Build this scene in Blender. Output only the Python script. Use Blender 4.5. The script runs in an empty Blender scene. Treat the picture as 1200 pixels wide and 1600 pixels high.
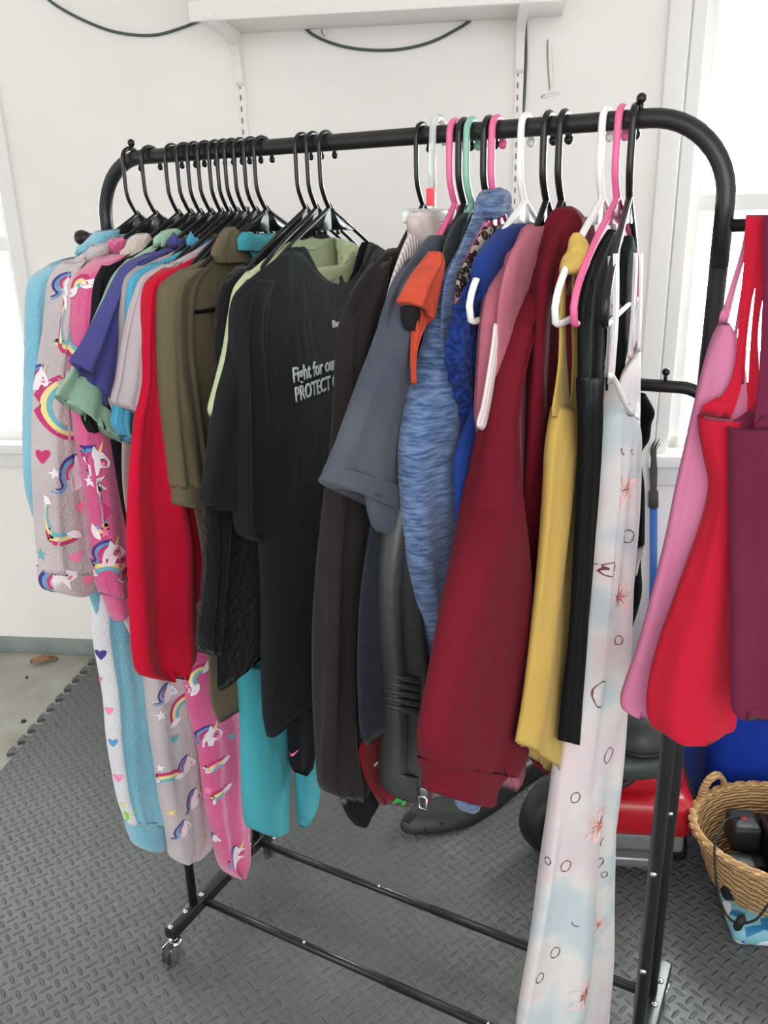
import bpy, bmesh, math, random
from mathutils import Vector, Matrix, noise
from mathutils.bvhtree import BVHTree
random.seed(7)
S = bpy.context.scene
PI = math.pi

# ---------------------------------------------------------------- camera
CAM = Vector((1.13672, -1.10916, 1.59175)); YAW, PITCH, ROLL, F = 0.49946, 0.33802, -0.02563, 1292.29
_f0 = Vector((-math.sin(YAW), math.cos(YAW), 0)); _r0 = Vector((math.cos(YAW), math.sin(YAW), 0)); _u0 = Vector((0, 0, 1))
FW = _f0*math.cos(PITCH) - _u0*math.sin(PITCH); _u = _u0*math.cos(PITCH) + _f0*math.sin(PITCH)
RT = _r0*math.cos(ROLL) + _u*math.sin(ROLL); UP = _u*math.cos(ROLL) - _r0*math.sin(ROLL)
cd = bpy.data.cameras.new('camera'); cam = bpy.data.objects.new('camera', cd); S.collection.objects.link(cam)
cam.matrix_world = Matrix(((RT.x, UP.x, -FW.x, CAM.x), (RT.y, UP.y, -FW.y, CAM.y), (RT.z, UP.z, -FW.z, CAM.z), (0, 0, 0, 1)))
cd.sensor_fit = 'VERTICAL'; cd.sensor_height = 32; cd.lens = F/1600*32; cd.clip_start = .05; cd.clip_end = 60
S.camera = cam

# ---------------------------------------------------------------- light
w = bpy.data.worlds.new('daylight'); S.world = w; w.use_nodes = True
bg = w.node_tree.nodes['Background']; bg.inputs[0].default_value = (.97, .98, 1, 1); bg.inputs[1].default_value = 1.1
S.view_settings.view_transform = 'Standard'; S.view_settings.look = 'None'; S.view_settings.gamma = 1
S.view_settings.use_curve_mapping = False; S.view_settings.exposure = 0.12
TH = math.radians(21.5)                                        # the room is turned against the rack
EX = Vector((math.cos(TH), math.sin(TH), 0)); EY = Vector((-math.sin(TH), math.cos(TH), 0)); WD = 1.311
def rm(x, y, z=0): return EX*x + EY*y + Vector((0, 0, z))      # room coordinates to world
def area(name, loc, target, sx, sy, power, col=(1, 1, 1)):
    l = bpy.data.lights.new(name, 'AREA'); l.shape = 'RECTANGLE'; l.size = sx; l.size_y = sy; l.energy = power; l.color = col
    o = bpy.data.objects.new(name, l); S.collection.objects.link(o); o.location = loc
    o.rotation_euler = (Vector(target)-Vector(loc)).to_track_quat('-Z', 'Y').to_euler(); return o
area('window_daylight_right', rm(1.75, WD+.35, 1.55), rm(.9, -.3, .3), 1.0, 1.1, 82, (.93, 1, .98))
area('window_daylight_left', rm(-1.5, WD+.35, 1.5), rm(-.4, -.3, .6), 1.1, 1.2, 34, (1, 1, 1))
area('garage_door_daylight', rm(.9, -3.4, 2.1), rm(.5, .6, .9), 3.0, 1.9, 56, (1, .98, .95))

# ---------------------------------------------------------------- helpers
def srgb(c):
    return tuple(((v/255)/12.92 if v/255 <= .04045 else ((v/255+.055)/1.055)**2.4) for v in c) + (1,)
def ray(x, y): return RT*((x-600)/F) - UP*((y-800)/F) + FW
def hit(x, y, P, n):
    d = ray(x, y); return CAM + d*((Vector(P)-CAM).dot(n)/d.dot(n))
def zfor(X, Y, ypx):
    q = (ypx-800)/F; wv = UP + FW*q
    return CAM.z - ((X-CAM.x)*wv.x + (Y-CAM.y)*wv.y)/wv.z
def NX(t, k): return t.nodes.new(k)
def mat(name, col, rough=.6, metal=0, spec=.5, emit=None, trans=0, ior=1.45, alpha=1, coat=0):
    m = bpy.data.materials.new(name); m.use_nodes = True; b = m.node_tree.nodes['Principled BSDF']
    b.inputs['Base Color'].default_value = srgb(col); b.inputs['Roughness'].default_value = rough
    b.inputs['Metallic'].default_value = metal; b.inputs['Specular IOR Level'].default_value = spec
    b.inputs['Transmission Weight'].default_value = trans; b.inputs['IOR'].default_value = ior; b.inputs['Coat Weight'].default_value = coat
    return m
def noisy(m, c2, scale=8, fac=.5, stretch=(1, 1, 1), bump=0, bscale=300, bdist=.001, detail=4, lo=.35, hi=.65):
    """mottle the base colour towards c2 and roughen the surface"""
    t = m.node_tree; b = t.nodes['Principled BSDF']; tc = NX(t, 'ShaderNodeTexCoord'); mp = NX(t, 'ShaderNodeMapping')
    mp.inputs['Scale'].default_value = stretch; t.links.new(tc.outputs['Object'], mp.inputs[0])
    n = NX(t, 'ShaderNodeTexNoise'); n.inputs['Scale'].default_value = scale; n.inputs['Detail'].default_value = detail; t.links.new(mp.outputs[0], n.inputs['Vector'])
    r = NX(t, 'ShaderNodeMapRange'); r.inputs[1].default_value = lo; r.inputs[2].default_value = hi; r.inputs[4].default_value = fac; t.links.new(n.outputs[0], r.inputs[0])
    mx = NX(t, 'ShaderNodeMix'); mx.data_type = 'RGBA'; mx.inputs[6].default_value = b.inputs['Base Color'].default_value; mx.inputs[7].default_value = srgb(c2)
    t.links.new(r.outputs[0], mx.inputs[0]); t.links.new(mx.outputs[2], b.inputs['Base Color'])
    if bump:
        n2 = NX(t, 'ShaderNodeTexNoise'); n2.inputs['Scale'].default_value = bscale; n2.inputs['Detail'].default_value = 3; t.links.new(mp.outputs[0], n2.inputs['Vector'])
        bp = NX(t, 'ShaderNodeBump'); bp.inputs['Strength'].default_value = bump; bp.inputs['Distance'].default_value = bdist
        t.links.new(n2.outputs[0], bp.inputs['Height']); t.links.new(bp.outputs[0], b.inputs['Normal'])
    return m
def fabric(name, col, col2=None, scale=7, fac=.6, rough=.92, bump=.5, bscale=420, bdist=.0012, stretch=(1, 1, 1), sheen=.07, wr=.4, **k):
    col = tuple(c*.93 for c in col); col2 = tuple(c*.93 for c in col2) if col2 else None
    m = mat(name, col, rough, spec=.15); b = m.node_tree.nodes['Principled BSDF']; b.inputs['Sheen Weight'].default_value = sheen; b.inputs['Sheen Roughness'].default_value = .5
    if col2 is None: col2 = tuple(int(c*.82) for c in col)
    m = noisy(m, col2, scale, fac, stretch, bump, bscale, bdist, **k); t = m.node_tree; tc = NX(t, 'ShaderNodeTexCoord'); mp = NX(t, 'ShaderNodeMapping'); mp.inputs['Scale'].default_value = (1, 1, .5)
    t.links.new(tc.outputs['Object'], mp.inputs[0]); n3 = NX(t, 'ShaderNodeTexNoise'); n3.inputs['Scale'].default_value = 11; n3.inputs['Detail'].default_value = 3; n3.inputs['Distortion'].default_value = .6; t.links.new(mp.outputs[0], n3.inputs['Vector'])
    bp = NX(t, 'ShaderNodeBump'); bp.inputs['Strength'].default_value = wr; bp.inputs['Distance'].default_value = .02; t.links.new(n3.outputs[0], bp.inputs['Height'])
    old = b.inputs['Normal'].links[0].from_node if b.inputs['Normal'].links else None
    if old: t.links.new(bp.outputs[0], old.inputs['Normal'])
    else: t.links.new(bp.outputs[0], b.inputs['Normal'])
    return m
def newobj(name, vs, fs, mats, parent=None, origin=None, smooth=True, mi=None):
    me = bpy.data.meshes.new(name); org = Vector(origin) if origin is not None else (Vector(parent['_o']) if parent is not None and '_o' in parent else Vector((0, 0, 0)))
    me.from_pydata([tuple(Vector(v)-org) for v in vs], [], fs)
    if not isinstance(mats, (list, tuple)): mats = [mats]
    for m in mats: me.materials.append(m)
    for i, p in enumerate(me.polygons):
        p.use_smooth = smooth
        if mi: p.material_index = mi[i]
    me.update()
    o = bpy.data.objects.new(name, me); S.collection.objects.link(o)
    if parent is not None:
        o.parent = parent
        if '_o' in parent: o['_o'] = list(parent['_o'])         # absolute frame of reference used while building
    else: o.location = org
    return o
def tag(o, label=None, cat=None, group=None, kind=None):
    if label: o['label'] = label
    if cat: o['category'] = cat
    if group: o['group'] = group
    if kind: o['kind'] = kind
    return o
def thing(name, loc, label, cat, group=None):
    o = bpy.data.objects.new(name, None); S.collection.objects.link(o); o.location = loc; o['_o'] = list(loc); o.empty_display_size = .05
    return tag(o, label, cat, group)
class MB:
    """collects shapes that belong to ONE mesh"""
    def __init__(s): s.v = []; s.f = []; s.m = []
    def add(s, vs, fs, mi=0):
        k = len(s.v); s.v += [Vector(v) for v in vs]; s.f += [tuple(i+k for i in f) for f in fs]; s.m += [mi]*len(fs); return s
    def box(s, lo, hi, frame=None, mi=0, bev=0):
        bm = bmesh.new(); bmesh.ops.create_cube(bm, size=1)
        c = (Vector(lo)+Vector(hi))/2; d = Vector(hi)-Vector(lo)
        for v in bm.verts: v.co = Vector((v.co.x*d.x, v.co.y*d.y, v.co.z*d.z))
        if bev: bmesh.ops.bevel(bm, geom=bm.edges[:], offset=bev, segments=3, affect='EDGES', profile=.5)
        bm.verts.index_update(); P = [v.co+c for v in bm.verts]
        if frame: P = [frame(p.x, p.y, p.z) for p in P]
        s.add(P, [tuple(v.index for v in f.verts) for f in bm.faces], mi); bm.free(); return s
    def tube(s, pts, r, n=10, mi=0, closed=False, flat=None):
        pts = [Vector(p) for p in pts]; k = len(pts); rs = r if isinstance(r, (list, tuple)) else [r]*k; base = len(s.v); prev = None; vs = []; fs = []
        for i, p in enumerate(pts):
            t = (pts[(i+1) % k]-pts[i-1]) if closed else (pts[min(i+1, k-1)]-pts[max(i-1, 0)]); t.normalize()
            if prev is None:
                a = Vector((0, 0, 1)) if abs(t.z) < .9 else Vector((1, 0, 0)); prev = t.cross(a).normalized()
            e1 = (prev - t*prev.dot(t)).normalized(); e2 = t.cross(e1); prev = e1
            for j in range(n):
                a = 2*PI*j/n; vs.append(p + (e1*math.cos(a) + e2*math.sin(a))*rs[i])
        for i in range(k if closed else k-1):
            for j in range(n):
                a = i*n+j; b = i*n+(j+1) % n; c = ((i+1) % k)*n+(j+1) % n; d = ((i+1) % k)*n+j; fs.append((a, b, c, d))
        if not closed: fs.append(tuple(range(n-1, -1, -1))); fs.append(tuple((k-1)*n+j for j in range(n)))
        return s.add(vs, fs, mi)
    def lathe(s, prof, c, ax=(0, 0, 1), n=20, mi=0):
        ax = Vector(ax).normalized(); a = Vector((0, 0, 1)) if abs(ax.z) < .9 else Vector((1, 0, 0)); e1 = ax.cross(a).normalized(); e2 = ax.cross(e1); c = Vector(c); vs = []; fs = []
        for r, h in prof:
            for j in range(n): q = 2*PI*j/n; vs.append(c + ax*h + (e1*math.cos(q)+e2*math.sin(q))*r)
        for i in range(len(prof)-1):
            for j in range(n): fs.append((i*n+j, i*n+(j+1) % n, (i+1)*n+(j+1) % n, (i+1)*n+j))
        fs.append(tuple(range(n-1, -1, -1))); fs.append(tuple((len(prof)-1)*n+j for j in range(n)))
        return s.add(vs, fs, mi)
    def ball(s, c, r, n=14, mi=0):
        return s.lathe([(max(r*math.sin(PI*i/8), 1e-4), -r*math.cos(PI*i/8)) for i in range(9)], c, n=n, mi=mi)
    def build(s, name, mats, parent=None, smooth=True, origin=None): return newobj(name, s.v, s.f, mats, parent, origin, smooth, s.m)
def autosmooth(o, ang=40):
    me = o.data; bm = bmesh.new(); bm.from_mesh(me)
    for e in bm.edges:
        if len(e.link_faces) == 2 and e.calc_face_angle(0) > math.radians(ang): e.smooth = False
    bm.to_mesh(me); bm.free(); return o
def cr(P, n):
    """Catmull-Rom through rows of numbers, n samples spaced by row distance"""
    k = len(P); d = [0]
    for i in range(1, k): d.append(d[-1] + max(1e-3, abs(P[i][1]-P[i-1][1]) + .3*abs(P[i][0]-P[i-1][0]) + .3*abs(P[i][-1]-P[i-1][-1])))
    out = []
    for q in range(n):
        s = d[-1]*q/(n-1); i = 0
        while i < k-2 and d[i+1] < s: i += 1
        t = (s-d[i])/(d[i+1]-d[i]); row = []
        for c in range(len(P[0])):
            p1, p2 = P[i][c], P[i+1][c]; h = d[i+1]-d[i]
            m1 = (P[i+1][c]-P[i-1][c])/(d[i+1]-d[i-1])*h if i > 0 else p2-p1
            m2 = (P[i+2][c]-P[i][c])/(d[i+2]-d[i])*h if i < k-2 else p2-p1
            row.append((2*t**3-3*t*t+1)*p1 + (t**3-2*t*t+t)*m1 + (-2*t**3+3*t*t)*p2 + (t**3-t*t)*m2)
        out.append(row)
    return out
XN = Vector((1, 0, 0))
def loft(rows, x, t=.03, fold=.004, k=5, seed=0, nlev=60, nseg=52, n=None, P=None, e=.8, mode='two', a=None, amax=.3, grow=.5, neck=None, rib=None, open_top=False, crease=None):
    """cloth volume hanging in the vertical plane through P with normal n (by default the plane x=const);
    rows are (left x, left y, right x, right y) sight lines in the picture frame of the camera, the section is an ellipse of real thickness t"""
    n = Vector(n).normalized() if n is not None else XN; P = Vector(P) if P is not None else Vector((x, 0, 1.5))
    if mode == 'sym' or mode == 'left': rows = [(r[0], r[1], r[0], r[1]) for r in rows]
    FS = max(.25, min(1, abs(rows[-1][1]-rows[0][1])/260)); R = cr(rows, nlev); vs = []; rnd = random.Random(seed); ph = rnd.uniform(0, 6); ph2 = rnd.uniform(0, 6); ph3 = rnd.uniform(0, 6)
    hh = Vector((0, 0, 1)).cross(n)
    if hh.dot(RT) < 0: hh = -hh
    for li, (xl, yl, xr, yr) in enumerate(R):
        u = li/(nlev-1); b = (t[0]+(t[1]-t[0])*u)/2 if isinstance(t, (tuple, list)) else t/2
        if mode == 'two':
            C = hit((xl+xr)/2, (yl+yr)/2, P, n); dc = (C-CAM).dot(FW); v = Vector((C.x-CAM.x, C.y-CAM.y, 0)).normalized(); p = Vector((v.y, -v.x, 0))
            hw = max(.5*(xr-xl)*dc/F, .0015); hp = abs(hh.dot(p)); np_ = abs(n.dot(p)); rem = hw*hw-(b*np_)**2
            if rem < (.35*hw)**2: b = hw*.9/max(np_, 1e-3); rem = hw*hw-(b*np_)**2
            A = math.sqrt(rem)/max(hp, 1e-3)
            if A > amax: A = amax; b = math.sqrt(max(hw*hw-(A*hp)**2, 1e-6))/max(np_, 1e-3)
            L3 = C-hh*A; R3 = C+hh*A; zl = zfor(L3.x, L3.y, yl); zr = zfor(R3.x, R3.y, yr)
        else:
            Q = hit(xl, yl, P, n); v = Vector((Q.x-CAM.x, Q.y-CAM.y, 0)).normalized(); p = Vector((v.y, -v.x, 0))
            if mode == 'sym': C = Vector((P.x, 0, Q.z)); A = max(-Q.y, .02) if a is None else a
            else:
                A = (a[0]+(a[1]-a[0])*min(1, u/.2)**.75) if isinstance(a, tuple) else a; hw = math.sqrt((A*hh.dot(p))**2 + (b*n.dot(p))**2); C = Q + hh*(hw/abs(hh.dot(p)))
            zl = zr = Q.z
        amp = fold*(1-grow+grow*u)*min(1, u*6+.15)*FS
        for j in range(nseg):
            f = 2*PI*j/nseg; ca, sa = math.cos(f), math.sin(f)
            cx = math.copysign(abs(ca)**e, ca); sx = math.copysign(abs(sa)**e, sa)
            z = zl+(zr-zl)*(cx+1)/2
            s = cx*A
            d = amp*(3.0*noise.noise(Vector((cx*k*.42+ph, z*2.0+ph2, seed*1.3))) + .9*noise.noise(Vector((cx*k*.95+ph3, z*3.4, seed*2.1+sx*.4))) + .35*math.sin(k*cx*1.3+ph+1.3*math.sin(z*3.1+ph2)))
            ds = amp*.5*noise.noise(Vector((seed*5.1, z*5, cx*1.5+7)))
            if rib: d += rib[0]*math.sin(cx*rib[1])
            pt = C + hh*(s+ds) + n*(b*sx + d)
            if neck:
                wgt = max(0, 1-(abs(s)/neck[0])**2)*max(0, 1-u/neck[2]); z -= neck[1]*wgt*(1 if sx*n.dot(CAM-C) > 0 else neck[3])
            pt.z = z
            if crease:
                for (cu, cw, cd_) in crease: pt += (Vector((C.x, C.y, pt.z))-pt)*cd_*math.exp(-((u-cu)/cw)**2)
            vs.append(pt)
    fs = []
    for i in range(nlev-1):
        for j in range(nseg): fs.append((i*nseg+j, (i+1)*nseg+j, (i+1)*nseg+(j+1) % nseg, i*nseg+(j+1) % nseg))
    # closed ends: a turned-in hem, then a lid
    def cap(start, up):
        ring = [vs[start+j] for j in range(nseg)]; c = sum(ring, Vector())/nseg; b0 = len(vs)
        for q in ring:
            g = c+(q-c)*.86; g.z = q.z + (c.z-q.z)*.3 + up; vs.append(g)
        c2 = c.copy(); c2.z += up*2; vs.append(c2)
        for j in range(nseg):
            j2 = (j+1) % nseg
            if up > 0: fs.append((start+j, b0+j, b0+j2, start+j2)); fs.append((b0+j, b0+nseg, b0+j2))
            else: fs.append((start+j2, b0+j2, b0+j, start+j)); fs.append((b0+j2, b0+nseg, b0+j))
    cap((nlev-1)*nseg, .012)
    if not open_top: cap(0, -.004)
    return vs, fs
def mirror(vf): return [Vector((v.x, -v.y, v.z)) for v in vf[0]], [tuple(reversed(f)) for f in vf[1]]
def clean(o):
    for q in [o]+list(o.children_recursive):
        if '_o' in q: del q['_o']

# decals that are part of a garment's print: laid on its surface and joined into its mesh
class Print:
    def __init__(s, vf, mats): s.mb = MB(); s.mb.add(*vf); s.bvh = BVHTree.FromPolygons([tuple(v) for v in vf[0]], vf[1]); s.mats = list(mats)
    def idx(s, m):
        if m not in s.mats: s.mats.append(m)
        return s.mats.index(m)
    def frame(s, x, y):
        d = ray(x, y).normalized(); h = s.bvh.ray_cast(CAM, d)
        if h[0] is None: return None
        N = h[1]
        if N.dot(d) > 0: N = -N
        up = (Vector((0, 0, 1))-N*N.z).normalized(); return h[0], up.cross(N), up, N
    def poly(s, fr, pts, m, lift=.0008, rot=0, tris=None):
        P, r, u, N = fr; ca, sa = math.cos(rot), math.sin(rot); out = []
        for a, b in pts:
            q = P + r*(a*ca-b*sa) + u*(a*sa+b*ca); h = s.bvh.ray_cast(q+N*.02, -N, .05)
            if h[0] is None: h = s.bvh.find_nearest(q)
            nn = h[1] if h[1].dot(N) > 0 else -h[1]; out.append(h[0]+nn*lift)
        s.mb.add(out, tris if tris else [(0, i, i+1) for i in range(1, len(pts)-1)], s.idx(m))
    def blob(s, fr, c, rx, ry, m, lift=.0008, rot=0, n=14, wob=0):
        pts = [c]+[(c[0]+rx*math.cos(2*PI*i/n)*(1+wob*math.sin(3*2*PI*i/n)), c[1]+ry*math.sin(2*PI*i/n)) for i in range(n)]
        s.poly(fr, pts, m, lift, rot, [(0, i+1, (i+1) % n+1) for i in range(n)])
    def arc(s, fr, c, r0, r1, a0, a1, m, lift=.0008, rot=0, n=14, taper=0):
        pts = []; 
        for i in range(n+1):
            a = a0+(a1-a0)*i/n; mid = (r0+r1)/2; hw = (r1-r0)/2*(1-taper*i/n)
            pts += [(c[0]+(mid-hw)*math.cos(a), c[1]+(mid-hw)*math.sin(a)), (c[0]+(mid+hw)*math.cos(a), c[1]+(mid+hw)*math.sin(a))]
        s.poly(fr, pts, m, lift, rot, [(2*i, 2*i+1, 2*i+3, 2*i+2) for i in range(n)])
    def build(s, name, parent): return s.mb.build(name, s.mats, parent)

# ---------------------------------------------------------------- setting
white_wall = noisy(mat('white wall paint', (244, 240, 236), .7, spec=.3), (238, 234, 230), 3, .8, bump=.15, bscale=60, bdist=.002)
trim_m = mat('white gloss trim', (234, 233, 229), .45); shelf_m = mat('white shelf', (238, 234, 230), .5)
def slab(name, lo, hi, m, bev=0): return autosmooth(MB().box(lo, hi, rm, bev=bev).build(name, m, smooth=bool(bev)))
ST = 'structure'
tag(slab('floor', (-4, -4.2, -.05), (3.4, WD+.1, 0), noisy(mat('painted concrete', (166, 166, 156), .75), (140, 138, 126), 5, .9, bump=.3, bscale=40, bdist=.003, detail=8)), kind=ST)
# back wall with two window openings
wallmb = MB(); W0, W1 = -4, 3.4; T0, T1 = WD, WD+.12
LW = (-2.3, -.93, .86, 2.25); RW = (1.262, 2.9, .85, 2.6)
wallmb.box((W0, T0, 0), (LW[0], T1, 2.6), rm).box((LW[0], T0, 0), (LW[1], T1, LW[2]), rm).box((LW[0], T0, LW[3]), (LW[1], T1, 2.6), rm)
wallmb.box((LW[1], T0, 0), (RW[0], T1, 2.6), rm).box((RW[0], T0, 0), (RW[1], T1, RW[2]), rm).box((RW[0], T0, RW[3]), (RW[1], T1, 2.6), rm).box((RW[1], T0, 0), (W1, T1, 2.6), rm)
tag(wallmb.build('wall_back', white_wall, smooth=False), kind=ST)
tag(slab('ceiling', (-4, -2.4, 2.6), (3.4, T1, 2.68), white_wall), kind=ST)
glass = mat('window glass', (250, 255, 252), .02, trans=1, ior=1.05)
def window(name, W, bars, fw=.038):
    fr = MB(); a, b, c, d = W; y0, y1 = WD+.03, WD+.09
    for lo, hi in (((a, y0, c), (a+fw, y1, d)), ((b-fw, y0, c), (b, y1, d)), ((a, y0, c), (b, y1, c+fw)), ((a, y0, d-fw), (b, y1, d))): fr.box(lo, hi, rm)
    for z in bars: fr.box((a+fw, y0, z-.024), (b-fw, y1, z+.024), rm)
    o = fr.build(name, trim_m, smooth=False); tag(o, kind=ST)
    MB().box((a+fw, WD+.055, c+fw), (b-fw, WD+.06, d-fw), rm).build('window_glass', glass, o, smooth=False)
    return o
window('window_1', LW, [1.55]); window('window_2', RW, [1.62])
def trim(i, *boxes):
    mb = MB()
    for lo, hi in boxes: mb.box(lo, hi, rm, bev=.004)
    tag(autosmooth(mb.build('trim_%d' % i, trim_m)), kind=ST)
trim(1, ((LW[1]-.005, WD-.018, .80), (LW[1]+.045, WD+.03, 2.35)))
trim(2, ((LW[0]-.1, WD-.05, .83), (LW[1]+.07, WD+.03, .865)), ((LW[0]-.08, WD-.018, .77), (LW[1]+.05, WD+.01, .83)))
trim(3, ((1.155, WD-.022, 0), (1.215, WD+.01, 2.6)), ((1.222, WD-.012, .8), (1.262, WD+.01, 2.6)))
trim(5, ((1.2, WD-.05, .80), (3.0, WD+.03, .84)), ((1.22, WD-.02, .73), (2.98, WD+.01, .80)))
tag(autosmooth(MB().box((-4, WD-.02, 0), (1.15, WD+.01, .062), rm, bev=.003).build('baseboard_back', noisy(mat('grey painted sill', (140, 150, 146), .7), (116, 124, 120), 9, .8, bump=.3, bscale=60, bdist=.002))), kind=ST)

# shelf on two brackets hung from slotted standards
sh = thing('wall_shelf', rm(.33, WD, 2.1), 'white painted wooden wall shelf on two shaped brackets above the garment rack', 'shelf')
autosmooth(MB().box((-.16, WD-.26, 2.135), (.86, WD, 2.165), rm, bev=.003).box((-.16, WD-.265, 2.118), (.86, WD-.25, 2.168), rm, bev=.002).build('shelf_board', shelf_m, sh))
for bx in (-.1, .742):
    prof = [(0, 2.135), (.255, 2.135), (.255, 2.122), (.235, 2.112), (.18, 2.108), (.10, 2.104), (.05, 2.092), (.028, 2.07), (.018, 2.04), (.012, 2.00), (0, 1.99)]
    vs = [rm(bx+sx*.012, WD-d-.012, z) for sx in (-1, 1) for d, z in prof]; k = len(prof)
    fs = [tuple(range(k)), tuple(range(2*k-1, k-1, -1))]+[(i, i+k, (i+1) % k+k, (i+1) % k) for i in range(k)]
    newobj('bracket', vs, fs, shelf_m, sh, smooth=False)
clean(sh)
slot_m = mat('slot shadow steel', (120, 118, 114), .6)
for i, bx in enumerate((-.098, .742)):
    st = MB().box((bx-.012, WD-.012, .75), (bx+.012, WD+.002, 2.13), rm)
    for q in range(42): st.box((bx-.006, WD-.0135, .8+q*.032), (bx-.002, WD-.0115, .815+q*.032), rm, mi=1)
    o = st.build('shelf_standard', [shelf_m, slot_m], smooth=False, origin=rm(bx, WD, .75))
    tag(o, 'white slotted metal shelf standard on the wall, the %s one under the shelf' % ('left' if i == 0 else 'right'), 'shelf rail')
# dark box on the shelf: only its lower edge shows
o = MB().box((-.14, WD-.25, 2.167), (.6, WD-.03, 2.30), rm, bev=.004).build('storage_case', mat('dark brown case', (46, 26, 26), .5), origin=rm(.2, WD-.1, 2.167)); autosmooth(o); tag(o, 'dark brown flat case lying on the white wall shelf', 'case')
cable_m = mat('grey green cable', (74, 88, 84), .55)
def cable(pts, label, d=.008):
    P = [rm(*hitroom(x, y)) for x, y in pts]; C = [tuple(v) for v in cr([tuple(p) for p in P], 40)]
    o = MB().tube(C, .0042, 8).build('wall_cable', cable_m, origin=C[0]); tag(o, label, 'cable', 'dark cables on the wall')
def hitroom(x, y):
    p = hit(x, y, rm(0, WD-.006), EY); return p.dot(EX), WD-.006, p.z
cable([(60, -14), (90, 10), (140, 36), (185, 51), (240, 55), (285, 43), (324, 27), (360, 12)], 'dark cable sagging across the white wall left of the shelf')
cable([(470, 38), (490, 55), (530, 71), (575, 78), (625, 77), (675, 65), (722, 41), (735, 32)], 'dark cable looping below the white wall shelf between its brackets')
cable([(821, 32), (822, 80), (820, 140), (816, 200), (813, 270), (812, 330), (806, 430), (800, 560)], 'dark cable running straight down beside the right shelf standard')
# peeling paint flakes
pk = mat('bare patch', (168, 160, 150), .8); fl = mat('paint flake', (232, 230, 226), .6)
for (x, y, sx, sz, rot) in ((858, 100, .010, .09, .1), (862, 18, .03, .008, .5), (858, 148, .035, .007, .2), (835, 185, .02, .006, -.3), (505, 48, .012, .016, 0)):
    rx, _, rz = hitroom(x, y); mb = MB(); N = 9
    for i in range(N):
        pass
    ring = [(math.cos(2*PI*i/N)*sx*(.6+.4*random.random()), math.sin(2*PI*i/N)*sz*(.6+.4*random.random())) for i in range(N)]
    rr = [(a*math.cos(rot)-b*math.sin(rot), a*math.sin(rot)+b*math.cos(rot)) for a, b in ring]
    mb.add([rm(rx, WD-.0012, rz)]+[rm(rx+a, WD-.001, rz+b) for a, b in rr], [(0, i+1, (i+1) % N+1) for i in range(N)], 0)
    mb.add([rm(rx+a*.9+.004, WD-.002-(.004 if i % 3 == 0 else .0015), rz+b*.9) for i, (a, b) in enumerate(rr)], [tuple(range(N))], 1)
    o = mb.build('trim_%d' % (6+int(x+y) % 90), [pk, fl], smooth=False); tag(o, kind=ST)

# foam mat with embossed tread
def tread():
    m = mat('black foam tread', (66, 70, 71), .46, spec=.6); t = m.node_tree; b = t.nodes['Principled BSDF']
    tc = NX(t, 'ShaderNodeTexCoord'); sc = NX(t, 'ShaderNodeVectorMath'); sc.operation = 'SCALE'; sc.inputs['Scale'].default_value = 1/.0357
    t.links.new(tc.outputs['Object'], sc.inputs[0]); sp = NX(t, 'ShaderNodeSeparateXYZ'); t.links.new(sc.outputs[0], sp.inputs[0])
    def M(op, a, c=None, d=None):
        q = NX(t, 'ShaderNodeMath'); q.operation = op
        for i, val in enumerate((a, c, d)):
            if val is None: continue
            if isinstance(val, (int, float)): q.inputs[i].default_value = val
            else: t.links.new(val, q.inputs[i])
        return q.outputs[0]
    X, Y = sp.outputs[0], sp.outputs[1]
    def lozenge(off, sgn):
        fx, fy = M('SUBTRACT', M('FRACT', M('ADD', X, off)), .5), M('SUBTRACT', M('FRACT', M('ADD', Y, off)), .5)
        d1, d2 = M('MULTIPLY', M('ADD', fx, fy), .7071), M('MULTIPLY', M('SUBTRACT', fx, fy), .7071)
        A, B = (d1, d2) if sgn else (d2, d1)
        q = M('ADD', M('POWER', M('ABSOLUTE', M('DIVIDE', A, .40)), 2), M('POWER', M('ABSOLUTE', M('DIVIDE', B, .125)), 2))
        return M('MAXIMUM', M('SUBTRACT', 1, q), 0)
    h = M('POWER', M('MAXIMUM', lozenge(0, False), lozenge(.5, True)), .6)
    n2 = NX(t, 'ShaderNodeTexNoise'); n2.inputs['Scale'].default_value = 500; t.links.new(tc.outputs['Object'], n2.inputs['Vector'])
    hh = M('ADD', h, M('MULTIPLY', n2.outputs[0], .12))
    bp = NX(t, 'ShaderNodeBump'); bp.inputs['Strength'].default_value = 1; bp.inputs['Distance'].default_value = .0042; t.links.new(hh, bp.inputs['Height']); t.links.new(bp.outputs[0], b.inputs['Normal'])
    n = NX(t, 'ShaderNodeTexNoise'); n.inputs['Scale'].default_value = 4; n.inputs['Detail'].default_value = 8; t.links.new(tc.outputs['Object'], n.inputs['Vector'])
    mx = NX(t, 'ShaderNodeMix'); mx.data_type = 'RGBA'; mx.inputs[6].default_value = srgb((74, 77, 78)); mx.inputs[7].default_value = srgb((100, 102, 100)); t.links.new(n.outputs[0], mx.inputs[0]); t.links.new(mx.outputs[2], b.inputs['Base Color'])
    return m
mx0, mx1, my0, my1 = -.817, 2.6, -2.6, 1.285
edge = [(mx0, my0)]
y = .62
for i in range(10):
    c = .655+i*.064
    if c+.02 > my1: break
    edge += [(mx0, c-.016), (mx0-.012, c-.012), (mx0-.03, c-.021), (mx0-.034, c), (mx0-.03, c+.021), (mx0-.012, c+.012), (mx0, c+.016)]
edge += [(mx0, my1), (mx1, my1), (mx1, my0)]
k = len(edge); vs = [rm(a, b, z) for z in (.0005, .013) for a, b in edge]
fo = newobj('foam_floor_mat', vs, [tuple(range(2*k-1, k-1, -1)), tuple(range(k))]+[(i, (i+1) % k, (i+1) % k+k, i+k) for i in range(k)], tread(), smooth=False)
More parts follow.
